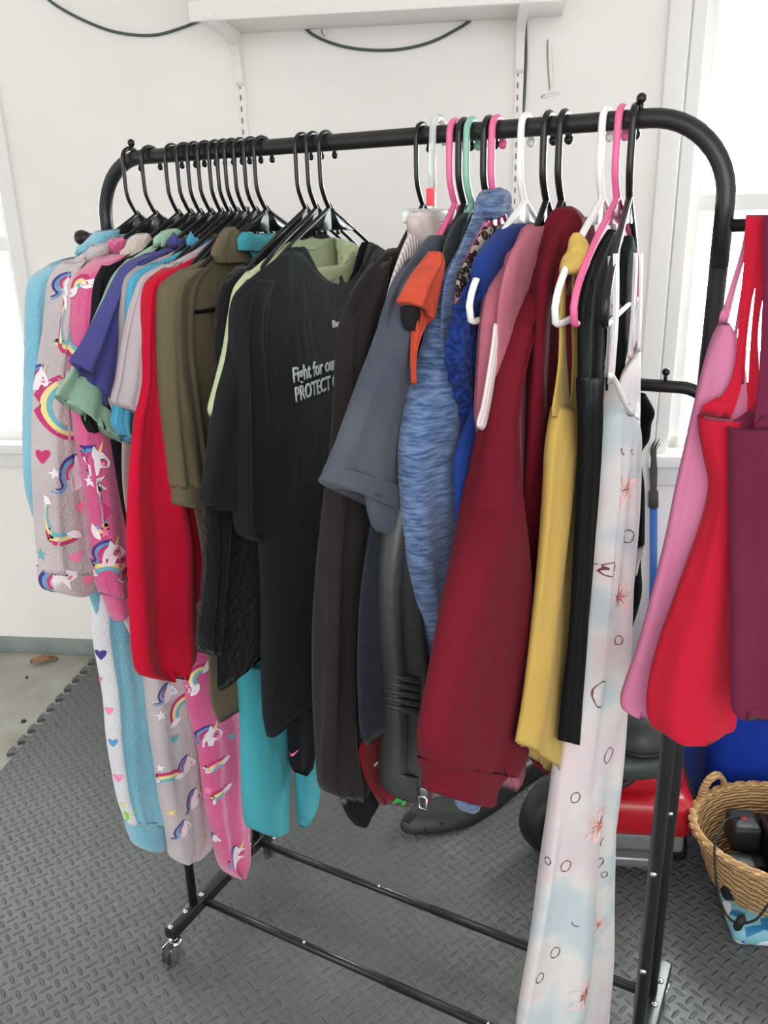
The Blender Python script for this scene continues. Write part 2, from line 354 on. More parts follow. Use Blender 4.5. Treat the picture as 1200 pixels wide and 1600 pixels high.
# turn its own axes to the room so the tread runs with the mat
fo.data.transform(Matrix.Rotation(-TH, 4, 'Z')); fo.rotation_euler.z = TH
tag(fo, 'black interlocking foam floor mat with diamond tread under the garment rack', 'floor mat')

def leaf(name, c, L, Wd, rot, m, label, curl=.012):
    mb = MB(); P = []; n = 10
    for i in range(n+1):
        s = i/n; wd = Wd*math.sin(PI*min(1, s*.95+.05))**.8*(.85+.25*math.sin(s*17))
        for sgn in (-1, 0, 1):
            a = (s-.5)*L; b = sgn*wd/2
            P.append(rm(c[0]+a*math.cos(rot)-b*math.sin(rot), c[1]+a*math.sin(rot)+b*math.cos(rot), .004+curl*(abs(sgn)*.9+.4*math.sin(s*5)+.4)))
    F_ = []
    for i in range(n):
        for j in (0, 1): F_.append((i*3+j, (i+1)*3+j, (i+1)*3+j+1, i*3+j+1))
    o = newobj(name, P, F_, m, origin=rm(c[0], c[1], 0)); md = o.modifiers.new('s', 'SOLIDIFY'); md.thickness = .0012; tag(o, label, 'leaf'); return o
leaf_m = noisy(mat('dry leaf', (176, 132, 104), .8), (120, 84, 60), 30, .9)
leaf('dry_leaf', (-1.03, 1.222), .10, .055, .5, leaf_m, 'curled dry brown leaf on the grey concrete near the wall')
leaf('dry_leaf', (-1.20, .60), .10, .03, 1.0, leaf_m, 'thin dry leaf on the concrete at the far left edge of the mat', .006)
for i, (x, y, r_) in enumerate(((37, 1128, .010), (90, 1092, .006), (42, 1060, .006))):
    p = hit(x, y, (0, 0, 0), Vector((0, 0, 1))); a, b = p.dot(EX), p.dot(EY)
    mb = MB(); mb.lathe([(r_*.5, .0), (r_, .002), (r_*.7, .007), (r_*.2, .010)], rm(a, b, 0), n=7)
    o = mb.build('debris_crumb', mat('crumb', (60, 56, 50) if i != 1 else (230, 228, 222), .8), origin=rm(a, b, 0))
    tag(o, ('dark crumb of dirt lying on the grey concrete beside the mat', 'small white crumb lying on the grey concrete close to the mat teeth', 'small dark speck of dirt on the concrete below the dry leaf')[i], 'debris')
# pale splintered scrap at the frame edge
mb = MB(); mb.add([rm(-1.5, .78, .001), rm(-1.05, .80, .001), rm(-.90, .66, .001), rm(-.86, .40, .001), rm(-1.4, .3, .001)]+[rm(-1.5, .78, .008), rm(-1.05, .80, .008), rm(-.90, .66, .008), rm(-.86, .40, .008), rm(-1.4, .3, .008)], [(0, 1, 2, 3, 4), (9, 8, 7, 6, 5)]+[(i, i+5, (i+1) % 5+5, (i+1) % 5) for i in range(5)])
o = mb.build('plywood_scrap', noisy(mat('pale plywood', (214, 200, 178), .8), (176, 150, 120), 12, .8, stretch=(1, 6, 1)), smooth=False, origin=rm(-1.1, .6, 0)); tag(o, 'pale thin plywood scrap lying on the concrete at the mat corner', 'wood scrap')

# ---------------------------------------------------------------- garment rack
RL = 1.0012; RH = 1.7; RR = .0113; Y1 = .0272; Y2 = .244; ZF = .105; R2H = 1.335
blk = noisy(mat('black satin metal', (30, 31, 32), .32, spec=.5), (38, 38, 38), 20, .5); chrome = mat('chrome', (215, 218, 220), .18, metal=1); blkp = mat('black plastic', (20, 20, 21), .35)
rack = thing('garment_rack', (RL/2, .1, 0), 'black metal double-rail garment rack on castors holding all the clothes', 'clothes rack')
def hoop(yy, H, x0, x1, r=.095, seg=12):
    P = [(x0, yy, ZF-.005)]+[(x0, yy, H-r-.2)]
    for i in range(seg+1): a = PI-PI/2*i/seg; P.append((x0+r+r*math.cos(a), yy, H-r+r*math.sin(a)))
    for i in range(seg+1): a = PI/2-PI/2*i/seg; P.append((x1-r+r*math.cos(a), yy, H-r+r*math.sin(a)))
    return P+[(x1, yy, H-r-.2), (x1, yy, ZF-.005)]
def split(P): return P
H1 = hoop(0, RH, 0, RL); i0 = 2+6
# upper hoop is one bent tube; the posts below it are slimmer tubes slid into it
up = [(0, 0, RH-.17)]+[p for p in H1 if p[2] > RH-.12]+[(RL, 0, RH-.17)]
MB().tube(up, RR, 18).build('top_rail', blk, rack)
H2 = hoop(Y2, R2H, 0, RL-.012, .055); up2 = [(0, Y2, R2H-.17)]+[p for p in H2 if p[2] > R2H-.12]+[(RL-.012, Y2, R2H-.17)]
MB().tube(up2, RR*.9, 16).build('lower_rail', blk, rack)
for (x, yy, H, r) in ((0, 0, RH, .0108), (RL, 0, RH, .0118), (0, Y2, R2H, .0105), (RL, Y2, R2H, .0118)):
    xx = x - (.012 if (yy > .1 and x > .5) else 0)
    MB().tube([(xx, yy, ZF-.01), (xx, yy, H-.165)], r*.93, 18).build('post', blk, rack)
for x in (0, RL):
    fb = MB().box((x-.0135, -.085, ZF-.028), (x+.0135, Y2+.085, ZF+.001), bev=.003).build('foot_bar', blk, rack); autosmooth(fb)
    for yy in (-.078, -.028, .028, Y2-.03, Y2+.03): MB().lathe([(.0065, 0), (.006, .002), (.003, .004)], (x, yy, ZF+.001), n=12).build('screw', chrome, rack)
    for yy in (-.07, Y2+.07):
        c = MB(); c.tube([(x, yy, ZF-.03), (x, yy, ZF-.048)], .006, 10)
        c.lathe([(.012, 0), (.017, .004), (.017, .008), (.012, .012)], (x, yy, ZF-.052), n=16)
        for s in (-1, 1): c.box((x+s*.0115-.0012, yy-.03, ZF-.088), (x+s*.0115+.0012, yy+.006, ZF-.045), bev=.0005)
        co = c.build('castor', chrome, rack)
        MB().lathe([(.02, -.009), (.0255, -.007), (.0255, .007), (.02, .009)], (x, yy-.014, .0385), ax=(1, 0, 0), n=22).build('wheel', mat('castor wheel', (52, 54, 56), .45), co)
for yy in (Y1, Y2):
    MB().tube([(0, yy, ZF-.012), (RL*.5, yy, ZF-.012)], .0088, 14).tube([(RL*.5-.003, yy, ZF-.012), (RL, yy, ZF-.012)], .0100, 14).build('base_rod', blk, rack)
    for fx in (.29, .3, .72):
        if (fx == .3) == (yy == Y1): continue
        MB().ball((RL*fx if fx != .3 else .36, yy-.002, ZF-.002), .0038, 10).build('screw', chrome, rack)
for (x, yy, z) in ((RL, -.013, .62), (RL, -.013, .42), (RL-.012, Y2-.012, .55)): MB().lathe([(.0055, 0), (.005, .002), (.002, .004)], (x, yy, z), ax=(0.2, -1, 0), n=12).build('screw', chrome, rack)
for s, x in ((-1, 0), (1, RL)):
    MB().tube([(x, 0, 1.577), (x+s*(.062 if s < 0 else .2), 0, 1.577)], .0075, 12).build('side_bar', blk, rack)
    ex = x+s*(.062 if s < 0 else .2)
    MB().lathe([(.008, -.016), (.0105, -.010), (.0135, 0), (.0125, .008), (.007, .013)], (ex, 0, 1.577), ax=(s, 0, 0), n=18).build('end_knob', blkp, rack)
for (x, yy, z) in ((.078, 0, RH), (.895, 0, RH), (.91, Y2, R2H)):
    MB().tube([(x, yy, z+RR-.004), (x, yy, z+RR+.008)], .003, 8).ball((x, yy, z+RR+.011), .0062, 12).build('stop_knob', blkp, rack)
clean(rack)

# ---------------------------------------------------------------- hangers
def plastic(name, c, rough=.35, **k): return mat(name, c, rough, **k)
H_BLACK = plastic('black hanger plastic', (22, 22, 23), .28); H_PINK = plastic('pink hanger plastic', (226, 104, 152)); H_MINT = plastic('mint hanger plastic', (138, 190, 168))
H_WHITE = plastic('white hanger plastic', (236, 238, 236)); H_CLEAR = plastic('frosted clear plastic', (240, 244, 242), .25, trans=.55, ior=1.3)
def hanger_parts(kind, m):
    """local frame: rail centre at the origin, arms along y"""
    r = .0034 if kind == 'slim' else .0046
    hook = [(0, .0205, -.0145), (0, .0207, -.009)]
    for i in range(13): a = PI*i/12; hook.append((0, .0165*math.cos(a)*1.2, .0165*math.sin(a)-.001))
    hook += [(0, -.0205, -.03), (0, -.0195, -.055), (0, -.010, -.075), (0, 0, -.088)]
    hk = MB().tube([tuple(v) for v in cr(hook, 44)], r, 10).ball(hook[0], r*1.35, 10)
    b = MB()
    for s in (-1, 1):
        arm = [(0, 0, -.086), (0, s*.05, -.108), (0, s*.10, -.130), (0, s*.155, -.158), (0, s*.190, -.182), (0, s*.204, -.202), (0, s*.203, -.216), (0, s*.19, -.2225), (0, s*.12, -.2225), (0, 0, -.2225)]
        b.tube([tuple(v) for v in cr(arm, 46)], r*.95, 10)
    if kind == 'slim':                                          # solid web under the neck
        top = [(0, -.003), (.05, -.108+.0), (.085, -.124)]
        for s in (-1, 1):
            o2 = [(0, -.080), (s*.010, -.089), (s*.05, -.107), (s*.075, -.118), (s*.06, -.119), (s*.03, -.1175), (0, -.117)]
            k = len(o2); vs = [(t, y, z) for t in (-.0022, .0022) for y, z in o2]
            b.add(vs, [tuple(range(k)), tuple(range(2*k-1, k-1, -1))]+[(i, i+k, (i+1) % k+k, (i+1) % k) for i in range(k)])
        b.box((-.002, .02, -.124), (.002, .026, -.115))
    else:
        for s in (-1, 1):
            o2 = [(0, -.084), (s*.05, -.106), (s*.045, -.118), (0, -.116)]
            k = 4; vs = [(t, y, z) for t in (-.0018, .0018) for y, z in o2]
            b.add(vs, [tuple(range(k)), tuple(range(2*k-1, k-1, -1))]+[(i, i+k, (i+1) % k+k, (i+1) % k) for i in range(k)])
    return hk, b
PROTO = {}
def hanger(x, what, kind='slim', m=H_BLACK, colour='black', dz=0, yaw=0, tilt=0, sy=.93):
    key = (kind, colour); lab = '%s plastic hanger %s' % (colour, what)
    if key not in PROTO:
        hk, b = hanger_parts(kind, m); o = thing('clothes_hanger', (0, 0, 0), None, 'hanger'); q = b.build('hanger_frame', m, o); h = hk.build('hook', m, o); clean(o); PROTO[key] = o; r = o
    else:
        p = PROTO[key]; r = p.copy(); S.collection.objects.link(r)
        for ch in p.children:
            c = ch.copy(); S.collection.objects.link(c); c.parent = r
    r.location = (x, 0, RH+RR-.0125+.0+dz); r.rotation_euler = (tilt, 0, yaw); r.children[0].scale = (1, sy, 1); r.children[0].name.startswith('hook') and setattr(r.children[0], 'scale', (1, 1, 1)); r.children[1].scale = (1, 1, 1) if r.children[1].name.startswith('hook') else (1, sy, 1); tag(r, lab, 'hanger', 'plastic hangers on the rail')
    return r
HX = [(.074, 'holding the light blue fleece one-piece, first at the left end'), (.116, 'holding the pale grey unicorn fleece one-piece'), (.164, 'holding the bright pink unicorn fleece one-piece'),
      (.190, 'holding the small black t-shirt behind the mint one'), (.210, 'holding the mint green t-shirt'), (.232, 'holding the indigo t-shirt'), (.252, 'holding the beige grey t-shirt'),
      (.268, 'holding the turquoise t-shirt'), (.284, 'holding the pale lilac grey t-shirt'), (.300, 'holding the crimson long-sleeved top'), (.320, 'holding the olive shirt with the stand collar'),
      (.340, 'holding the teal one-piece, last of the crowded left batch')]
for i, (x, wt) in enumerate(HX): hanger(x, wt, yaw=[.03, -.02, .05, -.06, .02, -.05, .04, .02, -.03, .05, -.02, -.08][i])
hanger(.412, 'holding the black knit sweater, left one of the three in the middle'); hanger(.431, 'holding the cream green t-shirt, middle one of the three in the middle', yaw=.02); hanger(.453, 'holding the black t-shirt with white lettering', yaw=-.02)
hanger(.606, 'holding the long brownish black cardigan', sy=.6)
hanger(.655, 'holding the slate grey t-shirt', 'tube', H_PINK, 'pink', sy=.55); hanger(.668, 'holding the orange top', 'tube', H_BLACK, 'thick black', sy=.5); hanger(.679, 'holding the black leather-look jacket', 'tube', H_MINT, 'mint green', sy=.45)
hanger(.703, 'whose neck is hidden by the heather blue sweater', 'tube', H_BLACK, 'thick black', sy=.4); hanger(.714, 'holding the leopard print top', 'tube', H_PINK, 'pink', sy=.66); hanger(.753, 'holding the royal blue lace top', 'tube', H_WHITE, 'white', sy=.9)
hanger(.783, 'holding the dusty pink hoodie', 'tube', H_BLACK, 'thick black', sy=.5); hanger(.803, 'holding the large maroon hoodie', 'tube', H_BLACK, 'thick black', sy=.45); hanger(.855, 'holding the mustard yellow tank top', 'tube', H_WHITE, 'white', sy=.88)
hanger(.874, 'holding the black tank top', 'tube', H_PINK, 'pink', sy=.84); hanger(.889, 'holding the long floral dress', 'tube', H_BLACK, 'thick black', sy=.86, yaw=.12)
# clear clip hanger with its red size tab
ch = thing('clip_hanger', (.630, 0, RH), 'frosted clear plastic clip hanger with a red size tab above the ribbed white sweater', 'hanger')
hook = [(.63, .022, RH-.012)]+[(.63, .0185*math.cos(PI*i/12), RH+RR-.002+.0165*math.sin(PI*i/12)-.006) for i in range(13)]+[(.63, -.021, RH-.04), (.63, -.021, RH-.075)]
MB().tube(hook, .005, 8).box((.6265, -.0265, RH-.105), (.6335, -.0145, RH-.02), bev=.002).build('hook', H_CLEAR, ch)
autosmooth(MB().box((.618, -.09, RH-.112), (.642, .10, RH-.094), bev=.004).box((.622, -.085, RH-.14), (.638, -.045, RH-.108), bev=.003).build('clip_bar', H_CLEAR, ch))
autosmooth(MB().box((.624, -.0285, RH-.090), (.636, -.0255, RH-.068), bev=.001).build('size_tab', mat('red size tab', (232, 70, 84), .4), ch)); clean(ch)

# ---------------------------------------------------------------- garments
M_ = {}
def fab(name, *a, **k):
    if name not in M_: M_[name] = fabric(name, *a, **k)
    return M_[name]
def garment(name, x, label, cat): return thing(name, (x, 0, RH-.1), label, cat, None)
def piece(pname, g, m, vf, label=None):
    o = newobj(pname, vf[0], vf[1], m, g)
    if label: o['label'] = label
    return o
def shirt(name, x, label, cat, m, torso, sleeve=None, t=.022, ts=None, fold=.003, sfold=.004, mode='sym', a=None, far=True, seed=0, cuff=None, cm=None, bk=5, legs=None, tk=None, skw=None, pname='torso'):
    g = garment(name, x, label, cat)
    if torso: piece(pname, g, m, loft(torso, x, t=t, fold=fold, mode=mode, a=a, seed=seed, k=bk, **(tk or {})))
    if sleeve:
        vf = loft(sleeve, x, t=ts or t*1.3, fold=sfold, seed=seed+50, nlev=64, **(skw or {})); s = piece('sleeve', g, m, vf)
        if far: s2 = piece('sleeve', g, m, mirror(vf))
        if cuff:
            cv = loft(cuff, x, t=(ts or t*1.3)+.004, fold=.001, nlev=12, seed=seed); piece('cuff', s, cm or m, cv)
            if far: piece('cuff', s2, cm or m, mirror(cv))
    return g
# print colours
PW = mat('print white', (228, 220, 226), .9); PM = mat('print magenta', (186, 52, 108), .9); PY = mat('print yellow', (226, 206, 140), .9); PT = mat('print teal', (104, 170, 184), .9)
PB = mat('print blue', (84, 150, 196), .9); PN = mat('print indigo', (70, 56, 130), .9); PP = mat('print pink', (236, 130, 170), .9); PG = mat('print green', (140, 200, 70), .9); PK = mat('print dark', (60, 34, 60), .9)
def rainbow(pr, x, y, r=.045, rot=0, a0=0, a1=PI):
    fr = pr.frame(x, y)
    if not fr: return
    for i, m in enumerate((PM, PY, PT)): pr.arc(fr, (0, 0), r-.0065*(i+1), r-.0065*i, a0, a1, m, .0008, rot)
    for e in (a0, a1):
        c = (r*.8*math.cos(e), r*.8*math.sin(e))
        pr.blob(fr, c, .013, .006, PW, .0013, rot, 16, .18)
def unicorn(pr, x, y, s=1, rot=0, fl=1):
    fr = pr.frame(x, y)
    if not fr: return
    s *= .85
    for i, m in enumerate((PN, PB, PM)): pr.arc(fr, (-.004*s*fl, -.004*s), (.031-.006*(i+1))*s, (.031-.006*i)*s, PI*.38 if fl > 0 else PI*.62, PI*1.12 if fl > 0 else -PI*.12, m, .0008, rot, taper=.35)
    for i, m in enumerate((PB, PN)): pr.arc(fr, (-.036*s*fl, -.014*s), (.014-.005*(i+1))*s, (.014-.005*i)*s, 0 if fl > 0 else PI, -PI*.8 if fl > 0 else PI*1.8, m, .0009, rot, taper=.7)
    hp = [(.003, -.006), (-.018, -.030), (.004, -.030), (.010, -.017), (.017, -.019), (.027, -.020), (.031, -.012), (.024, .000), (.017, .010), (.009, .014), (.003, .025), (-.002, .013), (-.011, .003), (-.017, -.012)]
    pr.poly(fr, [(a*s*fl, b*s) for a, b in hp], PW, .0013, rot, [(0, i+1, (i+1) % 13+1) for i in range(13)])
    pr.poly(fr, [(.009*s*fl, .012*s), (.015*s*fl, .010*s), (.022*s*fl, .032*s)], PY, .0015, rot)
    pr.blob(fr, (.014*s*fl, -.003*s), .0028*s, .0014*s, PK, .0019, rot); pr.blob(fr, (.015*s*fl, -.011*s), .004*s, .003*s, PP, .0018, rot)
def heart(pr, x, y, s, m, rot=0):
    fr = pr.frame(x, y)
    if fr:
        pts = [(0, 0)]+[(s*.95*math.sin(a)**3, s*(.8*math.cos(a)-.32*math.cos(2*a)-.12*math.cos(3*a))) for a in [2*PI*i/16 for i in range(16)]]
        pr.poly(fr, pts, m, .0009, rot, [(0, i+1, (i+1) % 16+1) for i in range(16)])
def star(pr, x, y, s, m, rot=0):
    fr = pr.frame(x, y)
    if fr:
        pts = [(0, 0)]+[(s*(1 if i % 2 == 0 else .42)*math.sin(PI*i/5), s*(1 if i % 2 == 0 else .42)*math.cos(PI*i/5)) for i in range(10)]
        pr.poly(fr, pts, m, .0009, rot, [(0, i+1, (i+1) % 10+1) for i in range(10)])
def fleece(n, c, c2): return fab(n, c, c2, scale=9, bump=.9, bscale=260, bdist=.003, sheen=.5)

# 1 light blue one-piece
LB = fleece('light blue fleece', (138, 200, 220), (112, 182, 210)); WF = fleece('white fleece', (232, 232, 236), (214, 216, 226))
g = garment('fleece_onesie', .074, 'light blue fleece one-piece pyjama with white printed front, leftmost on the rail', 'pyjamas')
piece('torso', g, LB, loft([(176, 366, 0, 0), (150, 380, 0, 0), (112, 404, 0, 0), (72, 424, 0, 0), (66, 480, 0, 0), (80, 700, 0, 0), (120, 880, 0, 0), (150, 960, 0, 0)], .074, t=.03, mode='sym', seed=1, fold=.003))
piece('collar', g, LB, loft([(150, 362, 186, 358), (138, 374, 184, 368), (126, 388, 182, 384), (120, 398, 180, 396)], .078, t=.035, nlev=20, seed=2))
vf = loft([(78, 415, 130, 400), (50, 434, 104, 430), (42, 470, 95, 465), (41, 520, 85, 520), (39, 600, 80, 600), (38, 700, 78, 700), (42, 760, 82, 760), (49, 790, 86, 790), (56, 812, 88, 812), (66, 818, 84, 818)], .074, t=.04, seed=3, fold=.004)
piece('sleeve', g, LB, vf); piece('sleeve', g, LB, mirror(vf))
vf = loft([(142, 850, 225, 850), (150, 950, 232, 950), (153, 1003, 238, 1000), (167, 1090, 244, 1080), (173, 1150, 250, 1150), (180, 1200, 254, 1200), (188, 1250, 258, 1250), (198, 1288, 260, 1284)], .074, t=.05, seed=4, fold=.006)
nl = 60; ns = 52
mi = [0]*len(vf[1])
for fi in range((nl-1)*ns):
    j = fi % ns; ca = math.cos(2*PI*(j+.5)/ns); sa = math.sin(2*PI*(j+.5)/ns)
    if ca < -.72: mi[fi] = 1
pr = Print(vf, [LB, WF]); pr.mb.m = mi
star(pr, 200, 1275, .016, PG, .3); star(pr, 192, 1258, .009, PY); heart(pr, 157, 1022, .012, PN); heart(pr, 176, 1160, .010, PB); heart(pr, 170, 1110, .009, PP); heart(pr, 184, 1215, .010, PP); heart(pr, 156, 1060, .008, PP)
lg = pr.build('leg', g); piece('leg', g, LB, mirror(vf))
piece('cuff', lg, LB, loft([(197, 1282, 261, 1278), (204, 1306, 260, 1302), (212, 1322, 256, 1320), (222, 1328, 248, 1327)], .074, t=.045, nlev=14, seed=5, fold=.001)); clean(g)

# 2 pale grey unicorn one-piece
GF = fleece('pale grey fleece', (206, 194, 196), (190, 178, 182)); PF = fleece('bright pink fleece', (226, 98, 150), (210, 82, 138)); BF = fleece('beige fleece lining', (214, 200, 190), (200, 184, 176))
g = garment('fleece_onesie', .116, 'pale grey fleece one-piece pyjama printed with unicorns and rainbows', 'pyjamas')
pr = Print(loft([(214, 366, 0, 0), (190, 380, 0, 0), (150, 400, 0, 0), (112, 420, 0, 0), (98, 460, 0, 0), (105, 600, 0, 0), (140, 800, 0, 0), (190, 960, 0, 0), (215, 1010, 0, 0)], .116, t=.03, mode='sym', seed=6, fold=.003), [GF])
unicorn(pr, 112, 425, .7); pr.build('torso', g)
piece('collar', g, PF, loft([(178, 372, 192, 370), (164, 382, 198, 382), (160, 396, 196, 396)], .120, t=.03, nlev=16, seed=7), 'bright pink fleece collar lining')
piece('hood', g, GF, loft([(144, 384, 168, 380), (132, 396, 170, 392), (118, 408, 168, 406), (112, 420, 160, 418)], .116, t=.03, nlev=16, seed=8))
vf = loft([(100, 410, 135, 402), (80, 432, 120, 425), (72, 460, 116, 460), (67, 520, 113, 520), (62, 560, 112, 560), (56, 620, 113, 620), (54, 700, 122, 700), (56, 790, 135, 790), (60, 850, 143, 850), (65, 895, 147, 892)], .116, t=.06, seed=9, fold=.004)
pr = Print(vf, [GF])
rainbow(pr, 108, 505, .045, PI/2+.3); unicorn(pr, 62, 588, .8); rainbow(pr, 112, 635, .05, PI/2); heart(pr, 66, 712, .013, PM); unicorn(pr, 118, 735, 1.15, 0, 1); rainbow(pr, 98, 800, .052, PI*.85, -.2, PI*.75)
heart(pr, 124, 792, .012, PP); unicorn(pr, 88, 560, .0001); star(pr, 86, 740, .010, PW); star(pr, 64, 866, .011, PT); unicorn(pr, 112, 440, .75); heart(pr, 120, 870, .012, PP)
s = pr.build('sleeve', g); s2 = piece('sleeve', g, GF, mirror(vf))
cv = loft([(64, 886, 148, 884), (66, 905, 148, 900), (70, 920, 145, 918), (84, 927, 130, 928)], .116, t=.064, nlev=16, seed=10, fold=.001)
pr = Print(cv, [GF]); unicorn(pr, 92, 905, 1.0, .5); heart(pr, 138, 905, .012, PP); pr.build('cuff', s); piece('cuff', s2, GF, mirror(cv))
vf = loft([(222, 990, 320, 990), (230, 1060, 322, 1060), (236, 1130, 324, 1130), (242, 1190, 326, 1190), (248, 1250, 328, 1250), (256, 1295, 330, 1290), (260, 1322, 330, 1312), (264, 1342, 312, 1332), (274, 1348, 298, 1344)], .116, t=.06, seed=11, fold=.006, k=5)
pr = Print(vf, [GF])
for q in ((262, 1080, .8), (292, 1192, .8), (304, 1245, .9), (288, 1292, .75)): unicorn(pr, *q)
rainbow(pr, 294, 1110, .04, .4); rainbow(pr, 262, 1236, .04, -.1, .6, 2.5); heart(pr, 272, 1154, .010, PT); star(pr, 268, 1270, .011, PY); star(pr, 252, 1118, .012, PW); star(pr, 250, 1200, .010, PW); star(pr, 318, 1310, .012, PY)
pr.build('leg', g); piece('leg', g, GF, mirror(vf)); clean(g)

# 3 bright pink unicorn one-piece
g = garment('fleece_onesie', .164, 'bright pink fleece one-piece pyjama printed with unicorns and rainbows', 'pyjamas')
piece('torso', g, PF, loft([(238, 370, 0, 0), (200, 393, 0, 0), (165, 407, 0, 0), (128, 434, 0, 0), (122, 500, 0, 0), (150, 700, 0, 0), (200, 900, 0, 0), (250, 1040, 0, 0)], .164, t=.03, mode='sym', seed=12, fold=.003))
piece('collar', g, BF, loft([(212, 366, 230, 364), (202, 374, 235, 372), (194, 392, 234, 390), (188, 404, 224, 408)], .170, t=.03, nlev=16, seed=13), 'beige fleece collar lining')
vf = loft([(152, 403, 200, 395), (120, 432, 170, 420), (112, 460, 152, 460), (110, 520, 150, 520), (110, 580, 160, 580), (117, 660, 188, 660), (128, 730, 198, 730), (138, 800, 203, 800), (146, 870, 204, 870), (153, 915, 204, 915), (160, 932, 202, 932)], .164, t=.05, seed=14, fold=.004)
pr = Print(vf, [PF])
for q in ((146, 718, 1.0), (172, 862, .9)): unicorn(pr, *q)
rainbow(pr, 128, 516, .045, PI); rainbow(pr, 142, 792, .05, -1.2, -.3, PI*.7); rainbow(pr, 168, 905, .035, -.3); star(pr, 140, 752, .011, PW); star(pr, 164, 832, .010, PP); rainbow(pr, 125, 450, .02, .4)
s = pr.build('sleeve', g); s2 = piece('sleeve', g, PF, mirror(vf))
cv = loft([(159, 928, 202, 928), (166, 945, 200, 943), (170, 962, 198, 960), (179, 971, 190, 970)], .164, t=.04, nlev=14, seed=15, fold=.002); piece('cuff', s, PF, cv); piece('cuff', s2, PF, mirror(cv))
vf = loft([(280, 960, 375, 960), (290, 1040, 380, 1040), (297, 1110, 383, 1100), (310, 1170, 386, 1170), (318, 1250, 388, 1250), (328, 1300, 389, 1300), (336, 1335, 390, 1335), (344, 1358, 388, 1355), (356, 1371, 378, 1370)], .164, t=.055, seed=16, fold=.005, k=5)
pr = Print(vf, [PF])
for q in ((328, 1148, 1.0), (366, 1335, 1.0), (336, 1308, .5)): unicorn(pr, *q)
rainbow(pr, 344, 1210, .035, .1, .6, 2.4); rainbow(pr, 348, 1258, .04, .2, .6, 2.4); star(pr, 300, 1075, .014, PW); heart(pr, 362, 1150, .009, PT); star(pr, 340, 1195, .010, PP); star(pr, 325, 1235, .012, PP); rainbow(pr, 315, 1060, .03, 1)
pr.build('leg', g); piece('leg', g, PF, ([v+Vector((-.006, .13, .07)) for v in vf[0]], vf[1])); clean(g)

def dark(n, c, c2=None): return fab(n, c, c2, scale=5, bump=.6, sheen=.01)
B1 = dark('black jersey', (30, 31, 33), (24, 25, 27))
def tee(x, label, m, torso, sleeve, seed, **k):
    g = shirt(k.pop('name', 't_shirt'), x, label, k.pop('cat', 'shirt'), m, [(a, b, 0, 0) for a, b in torso], sleeve, seed=seed, **k); return g
clean(tee(.190, 'small black t-shirt, only sleeve tip and shoulder showing by the mint t-shirt', B1, [(250, 376), (205, 400), (165, 418), (150, 446), (155, 560), (190, 800), (215, 900)],
    [(160, 415, 190, 410), (147, 440, 180, 440), (140, 500, 170, 500), (132, 560, 168, 560), (126, 620, 162, 620), (127, 652, 156, 656), (138, 676, 154, 672)], 20, t=.016, ts=.02))
MT = fab('mint jersey', (168, 204, 176), (150, 190, 164)); g = tee(.210, 'mint green t-shirt with its short sleeve sticking out below the indigo one', MT, [(268, 368), (245, 380), (215, 398), (188, 420), (172, 450), (182, 600), (230, 850)],
    [(200, 405, 235, 400), (178, 430, 215, 425), (160, 470, 202, 465), (140, 515, 198, 525), (125, 552, 195, 580), (110, 585, 190, 635), (96, 608, 187, 672), (94, 616, 184, 692)], 21, t=.016, ts=.02, sfold=.006)
piece('collar', g, MT, loft([(262, 358, 276, 357), (252, 363, 284, 362), (246, 374, 284, 374), (240, 386, 272, 386)], .216, t=.016, nlev=14, seed=22)); clean(g)
IN = fab('indigo jersey', (82, 82, 146), (66, 66, 126)); g = tee(.232, 'indigo blue t-shirt with a crumpled short sleeve', IN, [(288, 374), (255, 390), (215, 404), (190, 424), (180, 460), (190, 600), (235, 850)],
    [(225, 398, 262, 392), (196, 412, 238, 408), (182, 432, 220, 430), (165, 465, 208, 470), (148, 505, 204, 530), (133, 540, 199, 592), (121, 562, 192, 635), (123, 568, 186, 658)], 23, t=.016, ts=.03, sfold=.010, skw=dict(k=7))
piece('collar', g, IN, loft([(274, 373, 286, 372), (268, 379, 290, 379), (264, 388, 284, 388)], .236, t=.014, nlev=12, seed=24)); clean(g)
BG = fab('beige grey jersey', (180, 164, 162), (164, 148, 148)); clean(tee(.252, 'beige grey t-shirt squeezed between the indigo and the turquoise one', BG, [(305, 374), (272, 393), (238, 408), (204, 428), (193, 460), (196, 560), (190, 680), (192, 760), (205, 835)],
    [(215, 415, 250, 410), (197, 434, 232, 434), (188, 480, 222, 480), (186, 540, 216, 540), (181, 590, 208, 600), (174, 622, 202, 632), (180, 642, 194, 646)], 25, t=.014, ts=.02))
TQ = fab('turquoise jersey', (84, 168, 200), (66, 152, 188)); g = tee(.268, 'turquoise blue t-shirt, thin strip with a rounded sleeve end', TQ, [(320, 374), (288, 390), (252, 408), (214, 427), (203, 457), (208, 600), (230, 800)],
    [(235, 412, 265, 408), (207, 431, 242, 430), (198, 465, 232, 465), (196, 520, 226, 520), (190, 580, 216, 580), (179, 635, 212, 635), (176, 660, 210, 670), (190, 682, 206, 692)], 26, t=.014, ts=.02)
piece('collar', g, TQ, loft([(300, 372, 308, 371), (296, 378, 312, 378), (293, 387, 308, 387)], .270, t=.012, nlev=12, seed=27)); clean(g)
LG = fab('pale lilac grey jersey', (196, 184, 190), (180, 168, 176)); clean(tee(.284, 'pale lilac grey t-shirt with its short sleeve folded at the hem', LG, [(332, 374), (302, 392), (268, 410), (234, 430), (224, 460), (228, 600), (245, 800)],
    [(255, 412, 285, 408), (226, 432, 262, 430), (214, 460, 247, 460), (205, 500, 243, 500), (197, 550, 241, 560), (190, 600, 240, 620), (183, 628, 239, 640), (200, 640, 236, 658)], 28, t=.014, ts=.022, sfold=.006))
